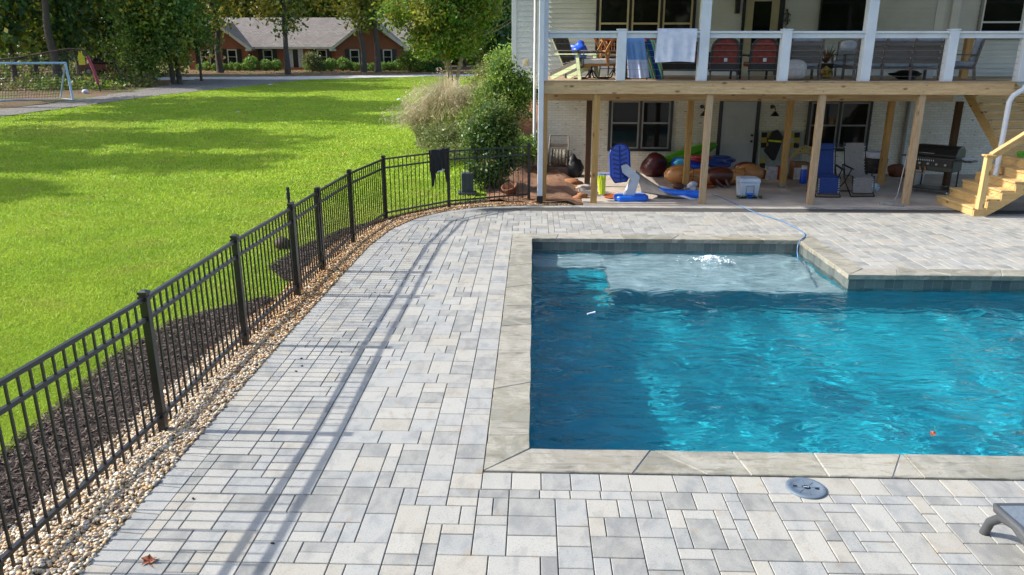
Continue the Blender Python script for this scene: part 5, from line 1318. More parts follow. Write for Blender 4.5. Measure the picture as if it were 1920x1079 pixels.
def slat_seat(name, label, cat, loc, rz, sections, w1):
    T_ = thing(name, label, cat, loc, rz); Wd = w1 * sections
    lean = lambda z_: -.30 - .16 * (z_ - .35)
    for k in range(sections + 1):
        x_ = -Wd / 2 + w1 * k
        mb = MB(); mb.bar((x_, lean(.28), .28), (x_, lean(1.0), .98), .05, .045, (0, 1, 0)); mb.build('back_post', M_SLAT, T_, .006)
        mb = MB(); mb.bar((x_, -.34, 0), (x_, lean(.3), .32), .045, .06, (0, 1, 0)); mb.build('leg', M_SLAT, T_, .006)
        if k in (0, sections): mb = MB(); mb.bx(x_ - .025, x_ + .025, .28, .34, 0, .60); mb.build('leg', M_SLAT, T_, .006); mb = MB(); mb.bx(x_ - .04, x_ + .04, -.36, .36, .60, .63); mb.build('arm', M_SLAT, T_, .006)
    for k in range(sections):
        xa_, xb__ = -Wd / 2 + w1 * k + .025, -Wd / 2 + w1 * (k + 1) - .025
        for j in range(4):
            z_ = .46 + .14 * j; mb = MB(); mb.bar((xa_, lean(z_), z_), (xb__, lean(z_), z_), .022, .105); mb.build('back_slat', M_SLAT, T_, .004)
        mb = MB(); mb.box(((xa_ + xb__) / 2, lean(.72) + .09, .74), (w1 - .06, .13, .58), rot=(R(9), 0, 0)); mb.build('back_cushion', M_GREYC, T_, .04)
        mb = MB(); mb.bx(xa_, xb__, -.30, .34, .32, .46); mb.build('seat_cushion', M_GREYC, T_, .04)
    mb = MB(); mb.bx(-Wd / 2, Wd / 2, -.33, .34, .26, .31); mb.build('seat_frame', M_SLAT, T_, .006)
    T_.scale = (1, 1, .91)
    return T_
slat_seat('slat_armchair', 'brown slat back armchair with a grey cushion behind the pale pouf', 'armchair', (dx(1510, 18.5), 18.75, DZ), R(-4), 1, .70)
slat_seat('slat_sofa', 'three seat brown slat back sofa with grey cushions behind the railing', 'sofa', (dx(1676, 18.4), 18.5, DZ), R(0), 3, .635)
slat_seat('slat_armchair', 'brown slat back armchair turned sideways right of the last white rail post', 'armchair', (dx(1806, 18.7), 18.8, DZ), R(62), 1, .62)
slat_seat('slat_armchair', 'brown slat armchair facing the rail between the sofa and the red chairs', 'armchair', (dx(1592, 20.6), 20.7, DZ), R(150), 1, .62)
mb = MB(); mb.ell((0, 0, 0), (.20, .10, .13), 14, 9, pw=.8); tag(mb.build('pillow', M_WHITECLOTH, loc=(dx(1588, 20.2), 20.2, DZ + .78)), 'small white pillow on the armchair facing the rail', 'pillow')
T_ = thing('plant_pot', 'dark pot with spiky green and red leaves between the slat armchair and sofa', 'plant', (dx(1549, 20.5), 20.5, DZ))
mb = MB(); mb.lathe([(0, 0), (.16, 0), (.20, .34), (.21, .36), (.18, .34), (0, .32)], n=16); mb.build('pot', M_DARKPLASTIC, T_)
mb = MB()
for k in range(34):
    a = RNG.random() * 6.28; l_ = .3 + .35 * RNG.random(); e_ = .5 + .9 * RNG.random(); p0 = np.array([0, 0, .33]); d_ = np.array([math.cos(a) * math.cos(e_), math.sin(a) * math.cos(e_), math.sin(e_)]); s_ = np.cross(d_, [0, 0, 1]); s_ /= np.linalg.norm(s_)
    mb.add([p0, p0 + d_ * l_ * .5 + s_ * .02, p0 + d_ * l_, p0 + d_ * l_ * .5 - s_ * .02], [(0, 1, 2, 3)], False, lin('#37602c') if k % 3 else lin('#a8332f'))
mb.build('leaves', leafmat('pot_leaf'), T_)
lump('tote_bag', pm('yellow_print', '#b99a2c', '#2a2412', 9, .7), 'yellow and black tote bag on the deck under the potted plant', 'bag', (dx(1553, 19.6), 19.6, DZ + .13), (.16, .10, .15), 3, .2)
lump('duffel_bag', M_DARKPLASTIC, 'black duffel bag lying under the right seat of the slat sofa', 'bag', (dx(1728, 18.3), 19.0, DZ + .10), (.33, .16, .11), 6, .3)
T_ = thing('television', 'large dark television on the siding behind the deck furniture', 'television', (8.44, YW - .03, 4.4))
mb = MB(); mb.bx(-.62, .62, -.07, -.005, -.62, .62); mb.build('casing', M_BLACK, T_, .01); mb = MB(); mb.bx(-.59, .59, -.074, -.068, -.59, .59); mb.build('screen', M_GLASS, T_)
T_ = thing('wall_ornament', 'small black metal lizard ornament on the siding right of the upper door', 'ornament', (dx(1475, YW, 36), YW - .035, aty(1475, 36, YW)[2]))
mb = MB(); mb.tube([(-.02, 0, .2), (.01, 0, .12), (-.01, 0, 0), (.02, 0, -.1), (-.03, 0, -.2)], [.02, .035, .04, .03, .008], 8)
for z_, s in ((.09, 1), (.11, -1), (-.06, 1), (-.08, -1)): mb.tube([(0, 0, z_), (s * .06, -.005, z_ + .04), (s * .09, -.005, z_ + .0)], .012, 5)
mb.ell((-.02, 0, .22), (.035, .02, .04), 8, 6); mb.build('lizard', M_BLACK, T_)

# ================================================================ by the fence and on the lawn
M_NEOP = pm('neoprene', '#141619', '#0e1012', 7, .75, bump=.1)
a, b = np.array(FP[7]), np.array(FP[8]); d_ = (b - a) / np.linalg.norm(b - a)
pA, pB = np.array([-3.055, 15.48]), np.array([-1.89, 16.86]); q_ = pA + (pB - pA) * .83
T_ = thing('wetsuit_top', 'black wetsuit top hanging over the fence rail near the shrubs', 'wetsuit', (q_[0], q_[1], 0), math.atan2(pB[1] - pA[1], pB[0] - pA[0]))
mb = MB(); TOPZ = FH + .012
LEN = np.array([(0, .55), (.06, .92), (.13, .90), (.2, .55), (.32, .62), (.42, .50), (.5, .72), (.56, .52), (.68, .46), (.78, .60), (.84, .86), (.93, .84), (1, .55)])
def suitfn(u, v):
    L_ = .84 * np.interp(u, LEN[:, 0], LEN[:, 1]); back = .45; s = v * (L_ + back + .1)
    wr = .018 * math.sin(13 * u + 4 * v) + .012 * math.sin(29 * u + 1.7)
    xx = -.22 + .40 * u + (.10 * (u - .4)) * v + .02 * math.sin(6 * v + 9 * u)
    if s < back: return (xx * .9, .045 + wr * .4, TOPZ - (back - s))
    if s < back + .1: a_ = (s - back) / .1 * math.pi; return (xx, .045 * math.cos(a_), TOPZ + .016 * math.sin(a_) + .01 * math.sin(9 * u))
    d_ = s - back - .1; return (xx + .03 * d_ * math.sin(11 * u), -.045 - wr * min(1, d_ * 4), TOPZ - d_)
mb.sheet(suitfn, 46, 40, .012)
o = mb.build('suit_body', M_NEOP, T_, smooth=True)
mb = MB(); mb.bar((-.10, -.083, .86), (.12, -.083, .89), .004, .026); mb.build('chest_stripe', M_GREYPL, T_)
c = atz(530, 467); mb = MB(); mb.ell((0, 0, .10), (.14, .14, .115), 14, 9); tag(mb.build('ball', pm('old_ball', '#4b3a2c', '#38291e', 8, .7), loc=(c[0], c[1], 0)), 'brown ball lying on the grass behind the gate', 'ball')
T_ = thing('electrical_box', 'dark grey utility box between the fence and the holly shrub', 'utility box', (-1.62, 18.45, hz((-1.62, 18.45))), .1)
mb = MB(); mb.bx(-.13, .16, -.12, .12, .05, .52); mb.build('cabinet', pm('slate_box', '#3c434e', '#333943', 5, .6), T_, .012); mb = MB(); mb.bx(-.22, .24, -.2, .2, -.03, .05); mb.build('pad', pm('slate_pad', '#2e333c', '#272b33', 5, .7), T_, .01)
c = (-.52, 18.25); T_ = thing('clay_pot', 'cracked brown clay pot on the bare soil behind the fence end post', 'pot', (*c, hz(c) + .02), 0, rot=(R(20), R(-15), 0)); mb = MB(); mb.lathe([(0, 0), (.11, 0), (.18, .2), (.2, .26), (.17, .26), (.13, .08), (0, .05)], n=18); mb.build('pot', pm('old_terracotta', '#7d5136', '#5f3c28', 6, .85), T_)
for px, py, s, lab in ((508, 160, .16, 'small white scrap of paper on the far lawn near the gravel drive'), (748, 188, .12, 'white plastic scrap on the lawn left of the tan grass'), (447, 211, .08, 'tiny white scrap in the shaded middle of the lawn'), (645, 290, .06, 'pale dry leaf on the sunny lawn in front of the fence')):
    r_ = ray(px, py); tt = .01
    while (CAM + r_ * tt)[2] > H(*(CAM + r_ * tt)[:2]): tt += .00004
    c = CAM + r_ * tt
    lump('paper_scrap', M_WHITE if py < 280 else M_TAN, lab, 'scrap', (c[0], c[1], c[2] + s * .25), (s, s * .7, s * .4), int(px), .3, sub=2)
# soccer goals
M_GOAL = pm('pale_blue_pipe', '#a9c4dc', '#93b2cd', 4, .45); M_NETM = pm('net_cord', '#33383a', '#25292b', 4, .8)
T_ = thing('soccer_goal', 'pale blue framed soccer goal with a dark net at the edge of the lawn', 'soccer goal', (-26.58, 44.34, hz((-26.58, 44.34))), 0)
dg = np.array([-.64, -.77]); db = np.array([-.77, .64]); GW, GH_, GD = 5.2, 2.06, 1.9
P3 = lambda s, d_, z_: (dg[0] * s + db[0] * d_, dg[1] * s + db[1] * d_, z_)
for s in (0, GW):
    mb = MB(); mb.tube([P3(s, 0, 0), P3(s, .25, GH_)], .065, 9); mb.build('post', M_GOAL, T_)
    mb = MB(); mb.tube([P3(s, .35, GH_ - .05), P3(s, GD, .03)], .045, 8); mb.build('stay', M_GOAL, T_)
    mb = MB(); mb.tube([P3(s, 0, .03), P3(s, GD, .03)], .04, 8); mb.build('ground_bar', M_GOAL, T_)
mb = MB(); mb.tube([P3(-.03, .25, GH_), P3(GW, .25, GH_)], .065, 9); mb.build('crossbar', M_GOAL, T_)
mb = MB(); mb.tube([P3(0, GD, .03), P3(GW, GD, .03)], .045, 8); mb.build('ground_bar', M_GOAL, T_)
mb = MB(); n_ = 36
for k in range(n_ + 1): s = GW * k / n_; mb.tube([P3(s, .3, GH_), P3(s, 1.1 + .08 * math.sin(k), 1.0), P3(s, GD, .03)], .008, 4, caps=False)
for k in range(15): f = k / 14; mb.tube([P3(0, .3 + (GD - .3) * f, GH_ * (1 - f) + .03), P3(GW / 2, .3 + (GD - .3) * f + .1, GH_ * (1 - f) - .0), P3(GW, .3 + (GD - .3) * f, GH_ * (1 - f) + .03)], .008, 4, caps=False)
o = mb.build('net', M_NETM, T_); o['kind'] = 'stuff'
T_ = thing('soccer_goal', 'larger rusty framed goal with a red padded post and sagging net behind the blue goal', 'soccer goal', (-28.43, 50.6, hz((-28.43, 50.6))), 0)
M_PADR = pm('red_pad', '#a54a5c', '#8f3d4e', 5, .7); M_RUST = pm('rust_pipe', '#4a3a38', '#392c2a', 9, .7)
mb = MB(); mb.tube([(0, 0, 0), (-.08, .02, .7)], .045, 8); mb.tube([(-.5, .02, 2.2), (-.62, .0, 2.62)], .045, 8); mb.build('post', M_RUST, T_)
mb = MB(); mb.tube([(-.08, .02, .55), (-.22, .02, 1.3), (-.5, .02, 2.25)], .10, 10); mb.build('post_pad', M_PADR, T_)
top = [(-.62, 0, 2.62), (-1.3, -.5, 2.68), (-2.0, -1.0, 2.55), (-3.2, -1.9, 2.25), (-4.6, -2.9, 2.02), (-6.6, -4.3, 1.95)]
mb = MB(); mb.tube(smoothp(top, 24), .045, 8); mb.build('crossbar', M_RUST, T_)
mb = MB(); tp = smoothp(top, 40)
for k, p in enumerate(tp): f = k / 39; mb.tube([p, (p[0] * .97 - .2, p[1] + .5, p[2] * .5), (-.1 - 6.6 * f, .9 - 4.3 * f, .02)], .009, 4, caps=False)
for j in range(14):
    f = j / 14; mb.tube([(p[0] + (-.15) * f, p[1] + .9 * f, p[2] * (1 - f)) for p in tp[::4]] , .009, 4, caps=False)
o = mb.build('net', M_NETM, T_); o['kind'] = 'stuff'
mb = MB(); mb.prism([(-.2, 0), (.2, 0), (.22, .5), (.12, .62), (.08, .86), (.0, .7), (-.1, .88), (-.14, .62), (-.22, .5)], -.02, .02, 'y')
tag(mb.build('sports_bib', pm('yellow_bib', '#c6c23a', '#a8a42c', 6, .8), loc=(-29.15, 50.25, hz((-29, 50.2)) + 1.72), bevel=.01), 'yellow sports bib hanging in the net of the larger goal', 'bib')
c = (-28.45, 48.9); mb = MB(); mb.ell((0, 0, .13), (.2, .2, .17), 14, 9); tag(mb.build('ball', pm('white_ball', '#cfd0da', '#9a9fb0', 7, .5), loc=(*c, hz(c))), 'white ball on the ground beside the larger goal', 'ball')
# ================================================================ brick ranch house across the road
YH = 80.0
hx = lambda px, py, y=YH: aty(px, py, y)
t = NT('red_brick'); v = t.coord(1); sp = t.n('SeparateXYZ'); t.t.links.new(v, sp.inputs[0]); cb = t.n('CombineXYZ'); t.t.links.new(t.math('ADD', sp.outputs[0], sp.outputs[1]), cb.inputs[0]); t.t.links.new(sp.outputs[2], cb.inputs[1])
bt = t.n('TexBrick', i_Scale=1.0, i_Mortar_Size=.012, i_Brick_Width=.24, i_Row_Height=.08); t.t.links.new(cb.outputs[0], bt.inputs['Vector'])
bt.inputs['Color1'].default_value = rgba('#8c4630'); bt.inputs['Color2'].default_value = rgba('#763825'); bt.inputs['Mortar'].default_value = rgba('#a07a62'); n1 = t.noise(v, .6, 4)
t.base(t.mix(t.math('MULTIPLY', n1.outputs[0], .4), bt.outputs[0], lin('#7c3d29'))).p(Roughness=.85); M_BRICK = t.m
t = NT('shingle'); v = t.coord(1); sp = t.n('SeparateXYZ'); t.t.links.new(v, sp.inputs[0]); cb = t.n('CombineXYZ'); t.t.links.new(sp.outputs[0], cb.inputs[0]); t.t.links.new(t.math('MULTIPLY', sp.outputs[2], 1.8), cb.inputs[1])
bt = t.n('TexBrick', i_Scale=1.0, i_Mortar_Size=.02, i_Brick_Width=.33, i_Row_Height=.2); t.t.links.new(cb.outputs[0], bt.inputs['Vector'])
bt.inputs['Color1'].default_value = rgba('#8b8684'); bt.inputs['Color2'].default_value = rgba('#716c6a'); bt.inputs['Mortar'].default_value = rgba('#57524f'); n1 = t.noise(v, .5, 5)
t.base(t.mix(t.math('MULTIPLY', n1.outputs[0], .5), bt.outputs[0], lin('#5c5653'))).p(Roughness=.9); M_SHING = t.m
g0 = hz((-24, YH)) + .02
ranch = thing('brick_house', 'low red brick ranch house with grey roof and black shutters across the road', 'house', (-24, YH, g0))
def fx(px): return hx(px, 110)[0]
zeave = hx(545, 88)[2]; zr = hx(600, 33, YH + 5.5)[2]
xl0, xl1 = fx(354), fx(466); xr0, xr1 = fx(630), fx(760); xe = fx(812)
mb = MB(); mb.bx(xl0 - .0, xl1, YH, YH + 11, g0 - .3, zeave); mb.bx(xl1, xr0, YH + 1.2, YH + 11, g0 - .3, zeave - .02); mb.bx(xr0, xr1, YH, YH + 11, g0 - .3, zeave); mb.bx(xr1, xe, YH + 3, YH + 11, g0 - .3, zeave - .05)
for a, b, zt in ((xl0, xl1, hx(415, 40)[2] - .25), (xr0, xr1, hx(692, 38)[2] - .2)): mb.prism([(a, zeave), (b, zeave), ((a + b) / 2, zt)], YH, YH + .3, 'y')
wb(mb, 'brick_wall', M_BRICK, ranch)
mb = MB()
def slope(m, P, th=.14): m.add([np.array(p) for p in P] + [np.array(p) - [0, 0, th] for p in P], [(0, 1, 2, 3), (7, 6, 5, 4), (0, 4, 5, 1), (1, 5, 6, 2), (2, 6, 7, 3), (3, 7, 4, 0)])
slope(mb, [(xl0 - .4, YH + .8, zeave), (xe + .4, YH + .8, zeave), (xe + .4, YH + 6, zr), (xl0 - .4, YH + 6, zr)]); slope(mb, [(xl0 - .4, YH + 6, zr + .01), (xe + .4, YH + 6, zr + .01), (xe + .4, YH + 11.5, zeave), (xl0 - .4, YH + 11.5, zeave)])
for a, b, zt in ((xl0, xl1, hx(415, 40)[2]), (xr0, xr1, hx(692, 36)[2])):
    xm = (a + b) / 2; slope(mb, [(a - .5, YH - .4, zeave - .22), (xm, YH - .4, zt), (xm, YH + 6, zt + .01), (a - .5, YH + 6, zeave - .21)]); slope(mb, [(xm, YH - .4, zt + .003), (b + .5, YH - .4, zeave - .22), (b + .5, YH + 6, zeave - .21), (xm, YH + 6, zt + .013)])
rf = wb(mb, 'roof', M_SHING, ranch)
mb = MB()
for a, b, zt in ((xl0, xl1, hx(415, 40)[2]), (xr0, xr1, hx(692, 36)[2])):
    xm = (a + b) / 2
    for e in (a - .5, b + .5): mb.bar((e, YH - .42, zeave - .34), (xm, YH - .42, zt - .12), .05, .26, (0, 0, 1))
    for e, s in ((a - .5, 1), (b + .5, -1)): mb.bx(min(e, e + s * .6), max(e, e + s * .6), YH - .38, YH - .05, zeave - .42, zeave - .2)
mb.bx(xl1 + .5, xr0 - .5, YH + .74, YH + .80, zeave - .2, zeave - .02)
M_FASC = pm('fascia', '#cfcdc6', '#bdbbb4', 2, .6); mb.build('fascia', M_FASC, rf)
mb = MB(); zt = hx(692, 36)[2]; xm = (xr0 + xr1) / 2; zv = hx(690, 53)[2]; s_ = (zt - .3 - zv) * (xr1 - xr0) / 2 / (zt - zeave); mb.prism([(xm - s_, zv), (xm + s_, zv), (xm, zt - .3)], YH - .05, YH + .02, 'y'); mb.bx(xm - s_, xm + s_, YH - .08, YH - .02, zv - .1, zv)
wb(mb, 'gable_vent', pm('vent_grey', '#7d786a', '#6a6659', 4, .7), ranch)
zb_, zt_ = hx(480, 121)[2], hx(480, 93)[2]
for p0, p1, yy in ((375, 394, 0), (426, 444, 0), (493, 511, 1.2), (594, 613, 1.2), (656, 674, 0), (718, 735, 0)):
    a, b = hx(p0, 100, YH + yy)[0], hx(p1, 100, YH + yy)[0]
    w_ = window(a, b, zb_, zt_, YH + yy - .0, 1, M_FASC, M_FASC, .5, .07, .04, 'window', ranch)
    for s in (0, 1):
        mb = MB(); xx = b + .02 if s else a - .47; mb.bx(xx, xx + .45, YH + yy - .06, YH + yy - .005, zb_ - .05, zt_ + .03)
        for k in range(8): mb.bx(xx + .05, xx + .40, YH + yy - .07, YH + yy - .059, zb_ + (zt_ - zb_) * k / 8 + .03, zb_ + (zt_ - zb_) * (k + 1) / 8 - .04)
        wb(mb, 'shutter', M_BLACK, ranch)
a, b = hx(540, 100, YH + 1.2)[0], hx(568, 100, YH + 1.2)[0]; zd = hx(550, 93, YH + 1.2)[2]
mb = MB(); mb.bx(a, b, YH + 1.1, YH + 1.21, zd, zd + .15)
for xx in (a, b - .12, a + .38, b - .5): mb.bx(xx, xx + .12, YH + 1.12, YH + 1.21, g0 + .25, zd)
o = wb(mb, 'door_surround', M_FASC, ranch); mb = MB(); mb.bx(a + .5, b - .5, YH + 1.15, YH + 1.205, g0 + .25, zd); mb.build('door', M_BLACK, o); mb = MB(); mb.bx(a + .12, b - .12, YH + 1.17, YH + 1.2, g0 + .25, zd - .02); mb.build('sidelight', M_GREYPL, o)
mb = MB(); mb.bx(a - .5, b + .5, YH + .2, YH + 1.2, g0 - .1, g0 + .22); wb(mb, 'porch_step', M_BRICK, ranch)

# ================================================================ vegetation
M_LEAF = leafmat('leaf', .42, .45)
M_LEAFD = leafmat('leaf_dark', .28, .4)
t = NT('bark'); v = t.coord((6, 6, 1.2)); n1 = t.noise(v, 3, 6, .7); t.base(t.mix(n1.outputs[0], (.03, .024, .02), (.13, .108, .088))).p(Roughness=.95); t.bump(n1.outputs[0], 1.0, .06); M_BARK = t.m
t = NT('pale_bark'); v = t.coord((4, 4, 1.5)); n1 = t.noise(v, 2, 5, .6); t.base(t.mix(n1.outputs[0], (.20, .12, .08), (.48, .36, .27))).p(Roughness=.8); M_PBARK = t.m
def leaves(C, n, spread, size, pal, rg, asp=.55, droop=0.0):
    """n leaves round each clump centre; palette (k,3) picked per clump with a little change per leaf"""
    m = len(C); N = m * n
    sp = np.broadcast_to(np.asarray(spread, float), (m, 3))
    P = np.repeat(C, n, 0) + rg.normal(0, 1, (N, 3)) * np.repeat(sp, n, 0)
    A = rg.normal(0, 1, (N, 3)); A[:, 2] -= droop; A /= np.linalg.norm(A, axis=1)[:, None]
    B = np.cross(A, rg.normal(0, 1, (N, 3))); B /= np.linalg.norm(B, axis=1)[:, None] + 1e-6
    s = size * (.6 + .8 * rg.random((N, 1)))
    V = np.stack([P - A * s, P + B * s * asp, P + A * s, P - B * s * asp], 1).reshape(-1, 3)
    pal = np.array(pal); ci = rg.integers(0, len(pal), m)
    col = np.repeat(pal[ci], n, 0); other = rg.random(N) < .25; col[other] = pal[rg.integers(0, len(pal), other.sum())]
    col = col * (.65 + .7 * rg.random((N, 1)))
    return V, np.arange(4 * N).reshape(-1, 4), col
def blob_centers(rg, n, blobs, shell=.55):
    """clump centres spread through several ellipsoids (c, r)"""
    w_ = np.array([r[0] * r[1] * r[2] for c, r in blobs]) ** .8; w_ /= w_.sum(); out = []
    for k in rg.choice(len(blobs), n, p=w_):
        c, r = blobs[k]; d = rg.normal(0, 1, 3); d /= np.linalg.norm(d); out.append(np.array(c) + d * np.array(r) * (shell + (1 - shell) * rg.random()) )
    return np.array(out)
def tree_meshes(seed, h, tr, cb, cr_, ncl, nl, ls, pal, lean=(0, 0), stems=1, bark=None, leafm=None, spread=.5, cone=0.0, label='', cat='tree', name='tree', loc=(0, 0, 0), rz=0, group=None, low=0.0):
    rg = np.random.default_rng(seed)
    T_ = thing(name, label, cat, loc, rz, group)
    tm = MB(); tips = []
    for s in range(stems):
        a = 6.283 * s / max(stems, 1) + rg.random(); o_ = np.array([math.cos(a), math.sin(a), 0]) * (.12 * (stems > 1))
        path = [o_ + np.array([0, 0, -.3])]; n = 9
        for k in range(1, n + 1):
            f = k / n; path.append(o_ * (1 + 19 * f * (stems > 1)) + np.array([lean[0] * f * f * h, lean[1] * f * f * h, h * .93 * f]) + np.r_[rg.normal(0, .012 * h * (f > .1) * .6, 2), 0])
        rad = [tr * 1.35] + [tr * (1 - .82 * (k / n) ** 1.1) for k in range(1, n + 1)]
        path = smoothp(path, 26); rad = np.interp(np.linspace(0, n, 26), range(n + 1), rad)
        tm.tube(path, rad, 9)
        for j in range(7 if stems == 1 else 4):
            f = cb / h + (1 - cb / h) * (j + rg.random()) / 7; i = min(25, int(f * 25)); p = path[i]; b = rg.random() * 6.283; L_ = cr_ * (.55 + .4 * rg.random()) * (1 - cone * f * .7)
            q_ = p + np.array([math.cos(b) * L_, math.sin(b) * L_, L_ * (.25 + .3 * rg.random())]); mid = (p + q_) / 2 + np.array([0, 0, -.08 * L_])
            tm.tube(smoothp([p, mid, q_], 7), np.linspace(rad[i] * .55, .015, 7), 6); tips.append(q_)
    tm.build('trunk', bark or M_BARK, T_)
    bl = []
    for k in range(9):
        f = (k + rg.random()) / 9; z_ = cb + (h - cb) * f; wdt = cr_ * (1 - cone * f) * (1 - .45 * abs(f - .4)); b = rg.random() * 6.283; off_ = wdt * .5 * rg.random()
        bl.append(((lean[0] * h * (z_ / h) ** 2 + math.cos(b) * off_, lean[1] * h * (z_ / h) ** 2 + math.sin(b) * off_, z_), (wdt * .62, wdt * .62, (h - cb) * .17)))
    C = blob_centers(rg, ncl, bl, .45)
    if len(tips): C = np.r_[C, np.array(tips)]
    V, F_, col = leaves(C, nl, spread, ls, pal, rg)
    mesh_np('crown', V, F_, leafm or M_LEAF, T_, col=col)
    return T_
G1 = [tuple(1.85 * x for x in c) for c in [(.05, .10, .018), (.075, .13, .02), (.035, .08, .015), (.10, .15, .03)]]
GY = [tuple(1.85 * x for x in c) for c in [(.12, .14, .02), (.19, .17, .025), (.08, .12, .018), (.24, .19, .03), (.06, .10, .015)]]
GO = [tuple(1.85 * x for x in c) for c in [(.26, .15, .03), (.20, .17, .03), (.30, .12, .035), (.10, .12, .02), (.14, .15, .025)]]
GD = [tuple(1.85 * x for x in c) for c in [(.018, .05, .014), (.028, .065, .016), (.04, .075, .02), (.012, .035, .012)]]
GP = [tuple(1.85 * x for x in c) for c in [(.03, .07, .03), (.045, .085, .03), (.02, .05, .022)]]
# trees beside the lawn whose shade falls over the grass (they stand left of the picture)
shade = tree_meshes(31, 18.5, .28, 7.5, 3.9, 85, 46, .30, G1, spread=.42, label='tall green tree casting its shade over the middle lawn', loc=(-31.2, 39.6, 0), name='shade_tree', group='trees left of the lawn')
for (x, y, s, rz, lab) in ((-33.5, 54.5, 1.0, 1.0, 'tall green tree left of the goals shading the far lawn'), (-31, 29.0, .92, 2.2, 'tall green tree shading the near middle of the lawn'), (-30.0, 36.0, .98, 3.4, 'tall green tree standing close to the goal side of the lawn'), (-33.0, 23.0, .95, 4.2, 'tall green tree shading the lawn left of the fence'), (-37.0, 17.0, .98, 5.2, 'tall green tree nearest the fence side of the lawn'), (-34, 44, 1.05, 2.8, 'tall green tree behind the gravel drive beyond the goal net')):
    dup(shade, (x, y, float(H(x, y))), rz, lab, scale=s)
shade.location.z = float(H(-31.2, 39.6))
def put(root, px, y, rz, label, s=1.0, group=None):
    p = aty(px, 100, y); x = p[0]; return dup(root, (x, y, float(H(x, y))), rz, label, group, s)
def put0(root, px, y):
    x = aty(px, 100, y)[0]; root.location = (x, y, float(H(x, y)))
# the pair of leaning trunks with dark green leaves right of the goals
A1 = tree_meshes(41, 11, .17, 2.4, 2.9, 115, 60, .15, G1 + GY[:2] + GD[:1], lean=(-.22, 0), label='leaning dark trunked tree with green leaves right of the goals', spread=.42, leafm=M_LEAFD, group='trees between the goals and the drive'); put0(A1, 318, 58)
A2 = tree_meshes(42, 12, .18, 3.0, 2.6, 100, 60, .15, G1 + GY[:2], lean=(-.06, 0), label='upright dark trunked tree touching the leaning tree at its base', spread=.42, leafm=M_LEAFD, group='trees between the goals and the drive'); put0(A2, 331, 58.2)
A3 = tree_meshes(43, 7, .10, .8, 2.1, 110, 60, .13, G1 + [(.26, .34, .12), (.2, .28, .06), (.1, .17, .03)], label='bushy young tree of pale green leaves behind the padded goal post', spread=.4, group='trees between the goals and the drive'); put0(A3, 262, 57)
A4 = tree_meshes(44, 8, .10, 2.6, 2.4, 70, 60, .15, G1, lean=(-.1, 0), label='thin young tree in front of the left gable of the brick house', spread=.4); put0(A4, 372, 62)
# tall trunks in front of the brick house
B1 = tree_meshes(51, 20, .27, 6.3, 4.2, 130, 48, .20, GY + [(.16, .19, .08)], label='straight oak trunk in front of the left gable of the brick house', name='oak_tree', spread=.55, group='tall oaks in front of the brick house'); put0(B1, 410, 74)
put(B1, 537, 72, 1.9, 'oak trunk left of the black front door of the brick house', .92); put(B1, 680, 76, 3.1, 'dark oak trunk left of the centre of the right brick gable', 1.0)
put(B1, 707, 76.5, 4.6, 'pale oak trunk right of the centre of the right brick gable', 1.05)
# big tree right, between drive and crape myrtle
D1 = tree_meshes(61, 19, .32, 1.9, 4.4, 220, 65, .26, GD + G1[:1], label='big dark green tree behind the crape myrtle beside the siding house', spread=.6, leafm=M_LEAFD); put0(D1, 930, 80)
D2 = tree_meshes(62, 17, .25, 2.5, 4.0, 150, 60, .26, GD + G1, label='dark tree behind the right end of the brick house', spread=.6, leafm=M_LEAFD); put0(D2, 870, 92)
# crape myrtle
CM = tree_meshes(71, 8.8, .095, 2.8, 4.9, 520, 80, .12, [(.17, .27, .03), (.10, .19, .025), (.22, .30, .04), (.34, .31, .055), (.08, .17, .024), (.13, .23, .03), (.36, .25, .06)], stems=5, bark=M_PBARK, label='wide crape myrtle with yellow green leaves and several pale stems', name='crape_myrtle', spread=.34); put0(CM, 848, 54.5)
# woods on the left: dark pines and leafy trees, each its own
Pn = tree_meshes(81, 21, .17, 4.2, 2.8, 100, 50, .26, GP + GD[:2] + G1 + GY[:2], cone=.5, label='dark pine at the left end of the woods', name='pine_tree', spread=(.7, .7, .3), leafm=M_LEAFD, group='pines in the woods behind the goals'); put0(Pn, 20, 56)
Wd = tree_meshes(82, 19, .25, 2.2, 4.0, 170, 60, .30, GY + G1, label='yellow green leafy tree behind the net of the larger goal', name='woodland_tree', spread=.65, group='leafy trees in the woods'); put0(Wd, 150, 97)
WO = tree_meshes(83, 17, .22, 3.0, 3.6, 150, 60, .28, GO + GY, label='orange and yellow autumn tree between the woods and the brick house', name='woodland_tree', spread=.6, group='leafy trees in the woods'); put0(WO, 300, 98)
pin = ['dark pine left of the goal crossbar', 'dark pine with a straight trunk over the goal crossbar', 'thin pine trunk just left of the sagging net', 'dark pine trunk behind the sagging net', 'pine with a thick dark trunk right above the net', 'far pine in the gap left of the leafy trees', 'pine in the dark corner of the woods', 'pine behind the right end of the goal net']
for (px, y, s), lab in zip(((-45, 60, 1.0), (62, 62, .95), (98, 60, .8), (118, 63, 1.0), (140, 66, 1.0), (185, 71, .9), (-10, 70, 1.0), (215, 68.5, .8)), pin): put(Pn, px, y, RNG.random() * 6, lab, s)
lea = ['leafy yellow green tree at the far left edge of the picture', 'leafy tree filling the gap between the first two pines', 'leafy tree over the red car', 'leafy yellow green tree right of the red car', 'tall leafy tree behind the leaning trunks', 'leafy tree behind the left gable of the brick house', 'leafy tree rising behind the middle of the brick roof', 'leafy tree behind the ridge right of the chimney side', 'leafy tree behind the right brick gable', 'leafy tree beyond the right end of the brick house', 'far leafy tree behind the pines']
